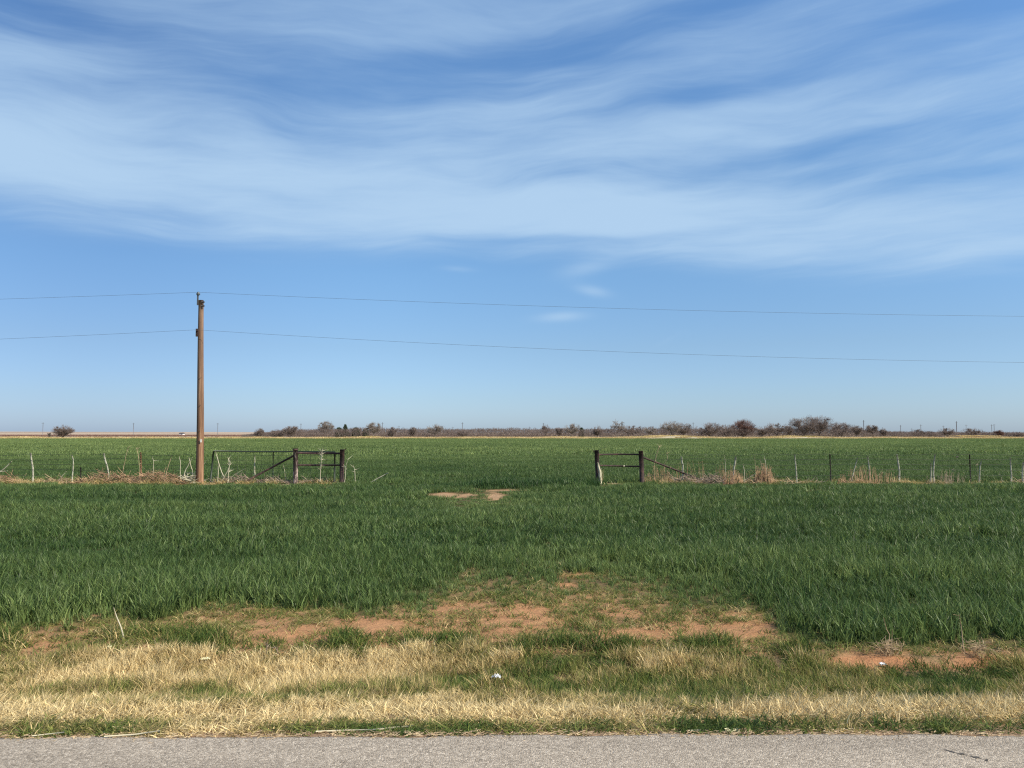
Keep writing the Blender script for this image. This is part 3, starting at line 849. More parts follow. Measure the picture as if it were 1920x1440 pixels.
for i, (u, vt, w, lab, kw) in enumerate(TREES):
    kw = dict(kw); kw['mat'] = MM.get(kw.get('mat'), M_TWIG)
    small = vt > 800
    bare_tree(u, vt - 1, w * 1.22, lab, Y=316 + (i * 37 % 17), seed=i, cat='bush' if small or 'bush' in lab else 'tree',
              name='bare_bush' if small or 'bush' in lab else 'bare_tree', group='bare trees and bushes along the far side of the field', **kw)


def cedar(u, vtop, wpx, label, pointed, seed):
    g = np.random.default_rng(seed); Y = 335.0; S = Y / F
    x0 = (u - 960) / F * Y; z0 = gz(x0, Y); H = at(u, vtop, Y).z - z0; W = wpx * S / 2
    t = empty('cedar_tree', (x0, Y, z0), label, 'tree', 'dark cedars in the thicket')
    MB().tube([(x0, Y, z0 - .2), (x0, Y, z0 + H * .9)], [.14, .03], 6).build('trunk', M_BARK, parent=t)
    n = 1500
    k = g.random(n) ** (0.75 if pointed else .9)
    zz = H * (0.06 + .94 * k)
    rad = W * ((1 - k) ** 0.8 * (1 + .25 * np.sin(k * 26)) if pointed else np.sqrt(np.clip(1 - (k * 1.02) ** 3, 0.01, 1)))
    rr = rad * np.sqrt(g.uniform(.2, 1, n)) * (1 + .22 * (fbm(k * 9, g.random(n) * 0 + 2, seed, 2) - .5)); th = g.uniform(0, 6.283, n)
    A = np.stack([x0 + rr * np.cos(th), Y + rr * np.sin(th), z0 + zz], 1)
    B = A + np.stack([np.cos(th) * .25, np.sin(th) * .25, g.uniform(.1, .55, n)], 1) + g.normal(0, .12, (n, 3))
    rods(A, B, .10, .03, 'crown', M_CEDAR, parent=t)


cedar(648, 797.5, 17, 'dark pointed cedar rising from the thicket, the tallest of the dark evergreens', True, 3)
cedar(636, 803, 15, 'dark rounded evergreen on the left side of the pointed cedar', False, 4)
cedar(668, 803, 17, 'dark rounded evergreen on the right side of the pointed cedar', False, 5)
cedar(686, 805, 12, 'small dark evergreen between the rounded evergreen and the pale round tree', False, 6)
cedar(1090, 803.5, 9, 'tiny dark evergreen right of the forked pale tree behind the gateway', False, 7)

# the thicket itself and the scrub on the plain: nobody could count these
n = 110000
u_ = RNG.uniform(455, 2300, n); Y_ = RNG.uniform(322, 356, n)
X_ = (u_ - 960) / F * Y_
hp = np.interp(u_, [455, 480, 520, 540, 600, 1100, 1250, 1600, 1660, 1720, 2300], [1.3, 1.8, 3.0, 4.0, 4.4, 4.2, 4.2, 4.0, 3.0, 2.5, 2.2])
hp = hp * (0.72 + .5 * fbm(X_ * .14, Y_ * .14, 91, 4))
z_ = ground_z(X_, Y_)
zb = z_ + hp * RNG.random(n) ** 0.7 * .85
A = np.stack([X_, Y_, zb], 1)
L_ = RNG.uniform(.35, .95, n) * np.minimum(1, hp * .5)
B = A + np.stack([RNG.normal(0, .35, n) * L_, RNG.normal(0, .35, n) * L_, RNG.uniform(.5, 1, n) * L_], 1)
th = rods(A, B, .055, .02, 'thicket', solid_mat('thicket_twig', (0.105, 0.077, 0.066), (0.18, 0.137, 0.12), 0.12, 0.9, bump=0), origin=(0, 330, 0))  # grey of distant haze is mixed into the twig colour
tag(th, kind='stuff')
n = 16000
Y_ = RNG.uniform(440, 640, n); X_ = RNG.uniform(-.72, .05, n) * Y_
hp = .9 * (.4 + fbm(X_ * .05, Y_ * .03, 95, 3))
A = np.stack([X_, Y_, ground_z(X_, Y_) + hp * RNG.random(n) * .7], 1)
B = A + np.stack([RNG.normal(0, .4, n), RNG.normal(0, .4, n), RNG.uniform(.2, .6, n)], 1)
sc_ = rods(A, B, .16, .06, 'scrub', M_TWIG_RED, origin=(-150, 540, 0)); tag(sc_, kind='stuff')

# ------------------------------------------------------------------ far poles, shed
FP = [(80, 792, 'far pole above the lone rounded bush, leftmost on the horizon', 1), (250, 793, 'far pole between the lone bush and the near wooden pole', 1),
      (408, 793, 'far pole just right of the near wooden pole', 1), (564, 794, 'far pole rising behind the flat-topped tree', 1),
      (717, 792, 'far pole just right of the round tree beside the cedars', 1), (748, 798, 'short far pole between the two small bush tops left of the gateway', 0),
      (867, 792, 'far pole over the left middle of the gateway', 1), (849, 800, 'short faint far pole just left of the gateway middle pole', 0),
      (1019, 793, 'far pole over the right middle of the gateway', 1), (993, 800, 'short faint far pole left of the one over the right gateway', 0),
      (1300, 792, 'far pole between the grey pair of trees and the wide brown tree', 1), (1446, 793, 'far pole rising behind the broad tree left of the largest tree', 0),
      (1620, 788, 'stout far pole right of the ragged-topped tree', 2), (1655, 801, 'thin far pole just right of the one-sided tree', 0),
      (1689, 797, 'far pole in the clear sky right of the one-sided tree', 1), (1710, 803, 'short far pole above the left low bush at right', 0),
      (1727, 796, 'far pole right above the low bushes at right', 1), (1769, 798, 'far pole above the dark forked shrub', 1),
      (1794, 790, 'tallest pale far pole left of the wide low bush', 2), (1812, 796, 'thin far pole rising from the wide low bush', 0),
      (1860, 796, 'left one of two far poles close together near the right edge', 1), (1864.5, 795, 'right one of two far poles close together near the right edge', 1)]
for (u, vt, lab, k) in FP:
    Y = 720.0
    p = at(u, 815, Y); zb = gz(p.x, Y) - .3; zt = at(u, vt, Y).z
    t = empty('utility_pole', (p.x, Y, zb), lab, 'utility pole', 'far utility poles on the horizon')
    r = (.15, .22, .36)[k]
    MB().tube([(p.x, Y, zb), (p.x, Y, zt)], [r * 1.2, r * .8], 6).build('pole_shaft', M_FARPOLE, parent=t)
    m = MB().box((p.x, Y - r - .1, zt - .9), (2.4, .14, .18))
    m.build('cross_arm', M_FARPOLE, parent=t, smooth=False)
p = at(341, 816, 690); zb = gz(p.x, 690)
sh = empty('farm_shed', (p.x, 690, zb), 'tiny white shed with a dark roof on the plain left of the near wooden pole', 'shed')
b = MB().box((p.x, 690, zb + .8), (3.4, 4.5, 1.6)); b.build('wall', M_SHED, parent=sh, smooth=False)
rf = MB().poly([(p.x - 1.9, 687.5, zb + 1.6), (p.x + 1.9, 687.5, zb + 1.6), (p.x + 1.9, 692.5, zb + 1.6), (p.x - 1.9, 692.5, zb + 1.6), (p.x - 1.9, 690, zb + 2.6), (p.x + 1.9, 690, zb + 2.6)],
               [(0, 1, 5, 4), (2, 3, 4, 5), (0, 4, 3), (1, 2, 5), (3, 2, 1, 0)])
rf.build('roof', M_ROOF, parent=sh, smooth=False)
dr = MB().box((p.x + .9, 687.72, zb + .65), (.9, .06, 1.3)); dr.build('door', M_FARPOLE, parent=sh, smooth=False)

# ------------------------------------------------------------------ the wooden utility pole and its wires
PX = at(374, 908, FENCE_Y - .1).x; PY = FENCE_Y - .1
ptop = at(377.5, 563, PY)
pole = empty('utility_pole', (PX, PY, 0), 'tall weathered brown wooden utility pole beside the left gate', 'utility pole')
pts, rads = [], []
for k in range(15):
    t = k / 14
    pts.append((PX + (ptop.x - PX) * t + .012 * math.sin(t * 5), PY + .01 * math.sin(t * 7), -.3 + (ptop.z + .3) * t)); rads.append(.168 - .062 * t)
MB().tube(pts, rads, 18).build('pole_shaft', M_POLE, parent=pole)
tx, tz = ptop.x, ptop.z
br = MB().box((tx - .115, PY - .10, tz + .0), (.055, .055, .46)); br.tube([(tx - .115, PY - .10, tz + .2), (tx - .10, PY - .10, tz + .32)], .018, 6)
bk = br.build('top_bracket', M_METAL, parent=pole, smooth=False)
ins = MB().tube([(tx - .10, PY - .10, tz + .20), (tx - .10, PY - .10, tz + .215), (tx - .10, PY - .10, tz + .255), (tx - .10, PY - .10, tz + .26), (tx - .10, PY - .10, tz + .30), (tx - .10, PY - .10, tz + .345)],
                [.03, .085, .06, .095, .05, .045], 12)
ins.build('insulator', M_INSUL, parent=bk).location = (0, 0, 0)
for dz in (-.10, -.27):
    MB().tube([(tx + .06, PY - .09, tz + dz), (tx + .19, PY - .13, tz + dz)], [.03, .035], 6).build('bolt', M_METAL, parent=pole)
nz_ = at(376, 622, PY).z; nx_ = PX + (ptop.x - PX) * nz_ / ptop.z
MB().box((nx_ - .10, PY - .16, nz_ - .06), (.10, .08, .34)).tube([(nx_ - .10, PY - .15, nz_), (nx_ - .06, PY - .30, nz_ + .03)], .035, 8).build('neutral_bracket', M_PIPE, parent=pole, smooth=False)
tg = at(375.5, 826.5, PY - .17)
MB().box((tg.x + .03, PY - .172, tg.z), (.075, .012, .13)).build('tag', M_TAG, parent=pole, smooth=False)
for zz in (2.3, 3.4, 4.6):
    MB().tube([(PX + .02, PY - .15, zz), (PX + .02, PY - .20, zz)], [.012, .016], 6).build('bolt', M_METAL, parent=pole)


def power(p0, sag, label):
    pts = []
    for side in (-1, 1):
        seg = []
        for k in range(41):
            t = k / 40
            seg.append(Vector((p0.x + side * 90 * t, p0.y, p0.z - 4 * sag * t * (1 - t) * (1.0 if side > 0 else .8))))
        pts = (seg[::-1] + pts) if side < 0 else (pts[:-1] + seg)
    o = MB().tube(pts, .005, 5).build('power_line', M_LINE, origin=p0)
    tag(o, label, 'power line', 'power lines on the wooden pole')


power(Vector((tx - .10, PY - .10, tz + .335)), 1.1, 'upper thin power line resting on the insulator at the very top of the wooden pole')
power(Vector((nx_ - .06, PY - .30, nz_ + .045)), 1.48, 'lower thin power line held by the dark bracket below the top of the wooden pole')


# ------------------------------------------------------------------ fence helpers
def P(u, v, dy=0.0): return at(u, v, FENCE_Y + dy)


def poly_tube(mb, pts, dy, r0, r1, n=7):
    q = [P(u, v, dy) for u, v in pts]
    # carry the lowest point down into the ground
    q[-1].z = min(q[-1].z, gz(q[-1].x, q[-1].y) - .12) if q[-1].z < .45 else q[-1].z
    rr = [r0 + (r1 - r0) * k / (len(q) - 1) for k in range(len(q))]
    mb.tube(q, rr, n)
    return mb


def tpost(mb, u0, v0, u1, v1, dy=0.0):
    a, b = P(u0, v0, dy), P(u1, v1, dy); b.z = -.25
    for k in range(2):
        pass
    mb.tube([a, b], [.030, .030], 4)
    d = (b - a).normalized()
    for k in range(14):                                              # the studs of a steel T-post
        c_ = a.lerp(b, .03 + .065 * k)
        mb.box((c_.x, c_.y - .035, c_.z), (.022, .02, .02))
    return mb


# left fence
fl = empty('wire_fence', P(200, 908) * 1.0, 'barbed wire fence on pale crooked stakes, left of the wooden pole', 'fence')
fl.location.z = 0
for pts, r0, r1 in (([(57.5, 849), (59, 862), (61.5, 876), (62, 890), (61, 905)], .032, .04),
                    ([(134.5, 853), (137.5, 862), (137, 880), (135.5, 893), (135.5, 905)], .018, .03),
                    ([(194.5, 850), (197, 862), (201, 874), (203.5, 888), (204, 905)], .035, .028)):
    tag(poly_tube(MB(), pts, 0, r0, r1).build('stake', M_STAKE, parent=fl), 'pale crooked wooden stake')
tag(tpost(MB(), 151.5, 876, 151, 906).build('steel_post', M_TPOST, parent=fl), 'short dark steel post')
tag(tpost(MB(), 264, 848, 265, 906, .05).build('steel_post', M_RUST, parent=fl), 'rust brown steel post')
tag(tpost(MB(), -70, 849, -70, 906).build('steel_post', M_TPOST, parent=fl))
WV = [852.5, 861.5, 871, 881, 892]


def wires(parent, u0, u1, dy, n=40, amp=1.6, seed=0, vs=WV):
    g = np.random.default_rng(seed)
    for v in vs:
        ph = g.uniform(0, 6, 3); pts = []
        for k in range(n + 1):
            u = u0 + (u1 - u0) * k / n
            pts.append(P(u, v + amp * (.6 * math.sin(u * .021 + ph[0]) + .4 * math.sin(u * .061 + ph[1])), dy))
        MB().tube(pts, .0058, 4).build('wire', M_WIRE, parent=parent)


wires(fl, -420, 362, -.04, seed=2)

# the opened mesh gate leaning along the fence
gt_ = empty('mesh_gate', (P(512, 905, .35).x, FENCE_Y + .35, 0), 'dark green pipe gate filled with wire mesh, opened back against the left brace', 'gate')
MB().tube([P(400.5, 846, .35), P(398, 870, .35), P(394, 906, .35)], .038, 8).build('end_upright', M_GATE, parent=gt_)
MB().tube([P(512.5, 848, .35), P(511.5, 905, .35)], .022, 8).build('middle_upright', M_GATE, parent=gt_)
MB().tube([P(628, 848, .35), P(627, 904, .35)], .038, 8).build('end_upright', M_GATE, parent=gt_)
MB().tube([P(401, 845.5, .35), P(480, 847, .35), P(560, 846.6, .35), P(628, 847.8, .35)], .032, 8).build('top_rail', M_GATE, parent=gt_)
MB().tube([P(394, 904, .35), P(512, 904.5, .35), P(627, 903, .35)], .028, 8).build('bottom_rail', M_GATE, parent=gt_)
ms = MB()
for k in range(1, 7):
    v = 846 + k * 8.2
    ms.tube([P(400 - k * .85, v, .35), P(460, v + .8, .35), P(540, v - .4, .35), P(628, v + .2, .35)], .006, 4)
for k in range(1, 15):
    u = 400 + k * 15.2
    ms.tube([P(u, 847, .36), P(u - .6, 904, .36)], .0045, 4)
ms.build('wire_mesh', M_WIRE, parent=gt_)

# left brace of heavy pipe
bl = empty('pipe_brace', (P(595, 908).x, FENCE_Y, 0), 'rusty pipe corner brace on the left side of the open gateway', 'fence brace')
MB().tube([P(554, 841.5), P(554.3, 875), P(554.6, 907.5) - Vector((0, 0, .25))], .105, 14).build('post', M_PEEL, parent=bl)
MB().tube([P(554, 840.8), P(554, 843.6)], .122, 14).build('post_cap', M_PIPE, parent=bl)
MB().tube([P(641.8, 842.5), P(641.2, 875), P(640.8, 907) - Vector((0, 0, .25))], .103, 14).build('post', M_PIPE, parent=bl)
MB().tube([P(645, 843.5, -.03), P(648.5, 842.5, -.05), P(648.3, 840.5, -.05)], .018, 6).build('hook', M_PIPE, parent=bl)
MB().tube([P(557, 849.2), P(598, 850.6), P(638, 850)], .042, 10).build('rail', M_PIPE, parent=bl)
MB().tube([P(557, 872), P(598, 872.4), P(638, 872.2)], .036, 10).build('rail', M_PIPE, parent=bl)
MB().tube([P(551, 854.3, -.02), P(461, 902.5, -.02)], .042, 10).build('diagonal_strut', M_PIPE, parent=bl)

# right brace
brr = empty('pipe_brace', (P(1160, 908).x, FENCE_Y, 0), 'rusty pipe corner brace on the right side of the open gateway', 'fence brace')
MB().tube([P(1118.6, 844), P(1120, 875), P(1122.2, 907.5) - Vector((0, 0, .25))], .098, 14).build('post', M_PIPE, parent=brr)
tag(MB().tube([P(1201.5, 845.5), P(1203, 875), P(1204, 907) - Vector((0, 0, .25))], .102, 14).build('post', M_PIPE, parent=brr))
MB().tube([P(1116, 846.5, -.03), P(1113, 846, -.05), P(1112, 843.4, -.05)], .018, 6).build('hook', M_PIPE, parent=brr)
MB().tube([P(1121, 852.4), P(1160, 851.8), P(1199, 852.2)], .036, 10).build('rail', M_PIPE, parent=brr)
MB().tube([P(1122, 872.8), P(1160, 873.8), P(1200, 874.6)], .034, 10).build('rail', M_PIPE, parent=brr)
MB().tube([P(1169.2, 873.9, 0), P(1171.6, 874.0, 0)], .038, 10).build('rail_coupling', M_STALK, parent=brr)
MB().tube([P(1205, 857.2, -.02), P(1260, 878.5, -.02), P(1311, 899, -.02)], .036, 10).build('diagonal_strut', M_PIPE, parent=brr)

# right fence
fr_ = empty('wire_fence', (P(1560, 908).x, FENCE_Y, 0), 'sagging wire fence of pale stakes and dark steel posts, right of the gateway', 'fence')
for pts, r0, r1 in (([(1277.5, 856), (1278.5, 866), (1280.5, 872), (1280, 880), (1281, 906)], .035, .03),
                    ([(1379.5, 856), (1378.5, 866), (1376, 880), (1373.5, 906)], .042, .028),
                    ([(1490, 852), (1491.5, 868), (1493, 885), (1494.5, 906)], .026, .03),
                    ([(1608, 858), (1603, 876), (1594, 906)], .018, .024),
                    ([(1627, 855), (1629, 872), (1631, 890), (1632, 906)], .026, .022),
                    ([(1681.5, 852), (1684, 866), (1686.5, 884), (1686, 906)], .034, .034),
                    ([(1753, 852), (1751, 872), (1750, 888), (1752, 908)], .030, .032),
                    ([(1745.5, 868), (1746, 885), (1745, 907)], .024, .024),
                    ([(1840, 864), (1837.5, 876), (1837, 890), (1836, 906)], .022, .024),
                    ([(1894, 858), (1895, 874), (1896.5, 890), (1896, 906)], .026, .030),
                    ([(1919, 866), (1917, 885), (1918, 907)], .03, .03),
                    ([(1990, 853), (1993, 880), (1991, 907)], .03, .03)):
    tag(poly_tube(MB(), pts, 0, r0, r1).build('stake', M_STAKE, parent=fr_), 'pale crooked wooden stake')
for (u0, v0, u1, v1) in ((1556, 851, 1558, 906), (1818, 851.5, 1820, 908), (2080, 852, 2081, 907)):
    tag(tpost(MB(), u0, v0, u1, v1).build('steel_post', M_TPOST, parent=fr_), 'dark steel post')
wires(fr_, 1206, 2360, -.04, n=60, seed=5)
sn = MB(); q = P(1794.5, 857.3, -.05)
sn.tube([q + Vector((-.055, 0, -.02)), q + Vector((-.01, -.01, .01)), q + Vector((.045, .01, .03)), q + Vector((.07, 0, .025))], [.012, .04, .03, .008], 7)
tag(sn.build('debris_scrap', M_TPOST, origin=q), 'small dark scrap caught on the fence wire left of the last dark steel post', 'debris')


# ------------------------------------------------------------------ dry weeds along the fence, each plant its own
def weed_pile(u0, u1, vtop, label, mat, seed, dens=1.0, style='lying', dy=-.12, w=.012, vb=906):
    g = np.random.default_rng(seed)
    a, b = P(u0, vb, dy).x, P(u1, vb, dy).x
    H = P(u0, vtop, dy).z; W = b - a
    if style != 'lying': w = w * .75
    n = int(180 * W * dens * (H + .35) * (.75 if style != 'lying' else 1))
    x = g.uniform(a, b, n); y = FENCE_Y + dy + np.clip(g.normal(0, .2, n), -.22, .22)
    prof = np.sqrt(np.clip(1 - ((x - (a + b) / 2) / (W / 2)) ** 2, 0.05, 1)) * (.55 + .8 * fbm(x * 1.7, x * 0, seed, 3))
    A, B = [], []
    if style == 'lying':
        z = H * prof * g.random(n) * .8
        th = g.uniform(0, 6.283, n); L_ = g.uniform(.10, .45, n)
        dirz = g.normal(.15, .35, n)
        A = np.stack([x, y, z], 1); B = A + np.stack([np.cos(th) * L_, np.sin(th) * L_ * .5, dirz * L_], 1)
    else:
        fan = (x - (a + b) / 2) / (W / 2)
        L_ = H * np.clip(prof, .2, 1.1) * g.uniform(.45, 1.05, n)
        A = np.stack([x, y, np.zeros(n)], 1)
        lean_ = g.normal(0, .16, n) + fan * (-.18 if style == 'gathered' else .12)
        B = A + np.stack([lean_ * L_, g.normal(0, .15, n) * L_, L_], 1)
        k = g.random(n) < .5                                           # drooping heads
        C = B[k] + np.stack([g.normal(0, .07, k.sum()), g.normal(0, .07, k.sum()), g.uniform(-.12, .06, k.sum())], 1)
        A = np.concatenate([A, B[k]]); B = np.concatenate([B, C])
    B[:, 2] = np.maximum(B[:, 2], .01)
    m_ = 10 + int(W * 8); xa = np.linspace(a, b - .3, m_) + g.normal(0, .05, m_); ya = FENCE_Y + dy + g.normal(0, .05, m_)
    A = np.concatenate([A, np.stack([xa, ya, np.full(m_, .03)], 1)]); B = np.concatenate([B, np.stack([xa + .45, FENCE_Y + dy + g.normal(0, .05, m_), np.full(m_, .05)], 1)])
    o = rods(A, B, w, w * .45, 'weed_plant', mat, origin=((a + b) / 2, FENCE_Y + dy, 0))
    return tag(o, label, 'weeds', 'dry weed clumps along the fence')


weed_pile(-60, 46, 886, 'tan heap of dry weeds at the left edge under the fence', M_WEED_RED, 1, .9)
weed_pile(82, 128, 894, 'small pale flattened clump between the first two crooked stakes', M_WEED, 2, 1.1)
weed_pile(140, 262, 883, 'long reddish brown weed heap between the short dark post and the rusty post', M_WEED_RED, 3, 1.3)
weed_pile(250, 352, 880, 'reddish brown weed heap between the rusty post and the wooden pole', M_WEED_RED, 4, 1.3)
weed_pile(336, 372, 884, 'pale splayed stalks heaped against the left foot of the wooden pole', M_STALK, 5, .7, w=.02)
weed_pile(400, 478, 889, 'grey brown weeds tangled under the left end of the mesh gate', M_WEED_GREY, 6, 1.0, dy=.2)
weed_pile(470, 550, 896, 'low brown litter of weeds under the diagonal strut of the left brace', M_WEED_GREY, 7, 1.0, dy=.15)
weed_pile(560, 632, 898, 'sparse low weeds between the two posts of the left brace', M_WEED_GREY, 8, .5, dy=.2)
weed_pile(1207, 1272, 876, 'upright tan weeds just right of the right brace', M_WEED_RED, 9, .55, 'upright', dy=.3, w=.010)
weed_pile(1262, 1312, 890, 'grey weeds at the foot of the mottled stake under the slanting strut', M_WEED_GREY, 10, 1.1)
weed_pile(1308, 1356, 885, 'grey brown tumbleweed heap at the low end of the slanting strut', M_WEED_GREY, 11, 1.5)
weed_pile(1352, 1394, 874, 'tan weeds gathered round the foot of the leaning pale stake', M_WEED_RED, 12, .9, 'gathered')
weed_pile(1388, 1424, 893, 'low pale weeds between the leaning stake and the tall russet clump', M_WEED, 13, .8)
weed_pile(1412, 1454, 868, 'tall russet sheaf-like weed clump, the reddest right of the gateway', M_WEED_RED, 14, 1.2, 'gathered')
weed_pile(1450, 1494, 896, 'low arching tan weeds left of the plain pale stake', M_WEED, 15, .6)
weed_pile(1500, 1552, 900, 'few low weeds left of the first dark steel post', M_WEED_GREY, 16, .5)
weed_pile(1560, 1690, 876, 'thin reddish upright weeds between the first dark steel post and the thick stake', M_WEED_RED, 17, .34, 'upright', w=.009)
weed_pile(1572, 1640, 896, 'low reddish weeds at the foot of the two slim leaning stakes', M_WEED_RED, 18, .7)
weed_pile(1735, 1815, 880, 'thin brownish weeds left of the last dark steel post', M_WEED_GREY, 19, .25, 'upright', w=.009)
weed_pile(1898, 1990, 892, 'tan weed heap at the right edge of the picture', M_WEED, 20, .9)
weed_pile(1240, 1420, 856, 'faint tall thin weeds standing behind the tumbleweed heap', M_WEED_RED, 21, .09, 'upright', dy=.55, w=.009)


def stalk(pts, label, r=.016, dy=-.2, branches=0, seed=0, mat=None, name='dry_stalk'):
    g = np.random.default_rng(seed + 50)
    mb = MB(); q = [P(u, v, dy + .04 * i) for i, (u, v) in enumerate(pts)]
    fine = []
    for i in range(len(q) - 1):
        for k in range(3): fine.append(q[i].lerp(q[i + 1], k / 3) + Vector(g.normal(0, .006, 3)))
    fine.append(q[-1])
    mb.tube(fine, [r * (.55 + .45 * k / (len(fine) - 1)) for k in range(len(fine))], 6)
    for k in range(branches):
        p = fine[int(g.integers(0, max(1, int(len(fine) * .7))))]
        d = Vector((g.normal(0, 1), g.normal(0, .5), g.uniform(.2, 1.1))).normalized()
        L_ = g.uniform(.12, .36)
        mb.tube([p, p + d * L_ * .5 + Vector((0, 0, -.01)), p + d * L_], [r * .5, r * .4, r * .2], 5)
    o = mb.build(name, mat or M_STALK, origin=q[-1])
    return tag(o, label, 'dry stalk', 'pale dry stalks along the fence')


stalk([(22, 865), (8, 879), (-6, 888)], 'pale stalk leaning right near the left edge above the tan heap', .03)
stalk([(14, 883), (0, 884.5), (-14, 884)], 'short pale stalk lying level under the leaning one at the left edge', .02)
stalk([(124, 884), (117, 892), (109, 902)], 'short pale stalk leaning right in the flattened clump by the second stake', .02)
stalk([(240, 839), (236, 856), (231, 880), (228, 900)], 'tall thin stalk curving left of the rusty post', .012, branches=3, seed=1, mat=M_WEED)
stalk([(255, 838), (259, 852), (262, 880), (263, 900)], 'tall thin forked stalk against the rusty post', .011, branches=6, seed=2, mat=M_WEED)
stalk([(286, 856), (288, 868), (287, 890), (288, 905)], 'upright pale stalk just right of the rusty post', .014, branches=1, seed=3)
stalk([(280, 878), (275, 895), (274, 905)], 'short tan stalk leaning between the rusty post and the upright stalk', .014, mat=M_WEED)
stalk([(322, 855), (316, 872), (311, 890), (307, 911)], 'long cane leaning right in front of the reddish weed heap', .018, mat=M_WEED)
stalk([(336, 855), (338.5, 868), (338, 885), (339, 906)], 'straight pale stalk between the long cane and the wooden pole', .018)
stalk([(361, 858), (355, 868), (347, 884), (343, 905)], 'pale stalk leaning right, one of the crossed pair left of the wooden pole', .022)
stalk([(354, 857), (357, 870), (361, 882), (363, 905)], 'pale stalk leaning left, one of the crossed pair left of the wooden pole', .022)
stalk([(388, 864), (380, 872), (372, 883)], 'pale stalk sticking out behind the right side of the wooden pole', .018, dy=.3)
stalk([(404, 847), (409, 864), (414, 880), (419, 893)], 'pale stalk slanting down inside the left end of the mesh gate', .022)
stalk([(434, 860), (428, 880), (420, 896), (413, 905)], 'pale stalk leaning right inside the left part of the mesh gate', .02)
stalk([(427, 857), (430, 872), (428, 890), (427, 905)], 'branching pale weed standing in the left part of the mesh gate', .022, branches=7, seed=6)
stalk([(409, 870), (409, 890), (408, 904)], 'short upright pale stalk beside the left end of the mesh gate', .022)
stalk([(478, 853), (477.5, 870), (478, 890)], 'pale upright stalk behind the middle of the mesh gate', .026, dy=.6)
stalk([(460, 879), (448, 885), (436, 893), (428, 902)], 'pale stalk arching low to the right under the mesh gate', .014)
stalk([(531, 870), (534, 885), (536, 902)], 'thin pale stalk between the gate upright and the left brace post', .012, dy=.5)
stalk([(604, 845), (603, 862), (601, 880), (600, 903)], 'tall bushy pale weed between the two posts of the left brace', .017, branches=26, seed=8)
stalk([(652, 862), (648, 876), (647, 893), (646, 906)], 'pale stalk hugging the right post of the left brace', .016, branches=4, seed=9)
stalk([(663, 872), (665, 885), (666, 906)], 'lone pale stalk standing right of the left brace', .016, branches=4, seed=10)
stalk([(728, 887), (708, 897), (689, 908)], 'pale stick slanting out of the wheat on the left side of the gateway', .026, dy=-.4)
stalk([(1121, 868), (1124, 885), (1126, 909)], 'bleached splintered plank leaning on the foot of the right brace', .075, dy=-.22, seed=11)
stalk([(1127.5, 878), (1127, 895), (1126, 907)], 'pale splinter standing beside the bleached plank', .022, dy=-.15)
stalk([(1131, 880), (1130, 895), (1128, 907)], 'thin tan splinter right of the bleached plank', .016, dy=-.1, mat=M_WEED)
stalk([(1236, 838), (1231, 852), (1227, 868), (1226, 905)], 'tall faint forked stalk above the slanting strut', .013, branches=8, seed=12, dy=.4, mat=M_WEED)
stalk([(1250, 846), (1251, 860), (1246, 870), (1244, 905)], 'thin hooked stalk above the middle of the slanting strut', .010, branches=1, seed=13, dy=.4, mat=M_WEED)
stalk([(1360, 862), (1360.5, 880), (1361.5, 905)], 'thin pale upright stalk left of the leaning pale stake', .013, branches=1, seed=14)
stalk([(1394, 870), (1395.5, 885), (1396.5, 905)], 'pale greenish stalk right of the leaning pale stake', .018)
stalk([(1417, 888), (1405, 895), (1394, 902)], 'pale stalk slanting low to the left before the russet clump', .016)
stalk([(1433, 856), (1435, 866), (1437, 880), (1437, 905)], 'pale stalk rising out of the top of the russet clump', .018)
stalk([(1425, 860), (1428, 872), (1432, 890)], 'thin green grey stalk left of the russet clump top', .012, mat=M_WEED_GREY)
stalk([(1415, 855), (1416, 872), (1417, 905)], 'faint upright stalk left of the russet clump', .010, dy=.4, mat=M_WEED)
stalk([(1830, 866), (1833, 882), (1835, 905)], 'faint thin stalk just right of the last dark steel post', .010, branches=2, seed=16, mat=M_WEED_GREY)
stalk([(1878, 896), (1880, 906)], 'short pale stub left of the mottled stake near the right edge', .022)


# near stalks on the bare ground and in the wheat edge
def near_stalk(u, v, pts, label, r, mat=None, branches=0, seed=0):
    b0 = on_ground(u, v); g = np.random.default_rng(seed)
    q = [at(a_, b2, b0.y) for a_, b2 in pts]; q[-1] = b0 - Vector((0, 0, .02))
    mb = MB(); mb.tube(q, [r * (.5 + .6 * k / (len(q) - 1)) for k in range(len(q))], 7)
    for k in range(branches):
        p = q[0].lerp(q[-1], g.uniform(.0, .7)); d = Vector((g.normal(0, 1), g.normal(0, .6), g.uniform(.1, .8))).normalized()
        mb.tube([p, p + d * g.uniform(.05, .12)], [r * .5, r * .25], 5)
    tag(mb.build('dry_stalk', mat or M_STALK, origin=b0), label, 'dry stalk')


near_stalk(234, 1199, [(213, 1139), (218, 1155), (226, 1174), (229, 1184), (234, 1199)], 'bleached bent stalk standing alone at the left wheat edge', .0085)
near_stalk(500, 1232, [(501, 1200), (500, 1216), (499, 1232)], 'short grey dead stem on the bare soil, left one of two', .007, M_WEED_GREY, 3, 1)
near_stalk(521, 1232, [(519, 1211), (520, 1222), (522, 1232)], 'short grey dead stem on the bare soil, right one of two', .007, M_WEED_GREY, 3, 2)
near_stalk(1664, 1220, [(1657, 1158), (1662, 1180), (1668, 1190), (1668, 1220)], 'pale dry stalk at the right wheat edge, taller one of the left pair', .005, M_WEED)
near_stalk(1671, 1222, [(1673, 1180), (1672, 1200), (1671, 1222)], 'pale dry stalk at the right wheat edge, shorter one of the left pair', .005, M_WEED)
near_stalk(1807, 1221, [(1798, 1150), (1803, 1180), (1807, 1221)], 'thin pale stalk at the wheat edge near the right side', .005, M_WEED, 1, 3)


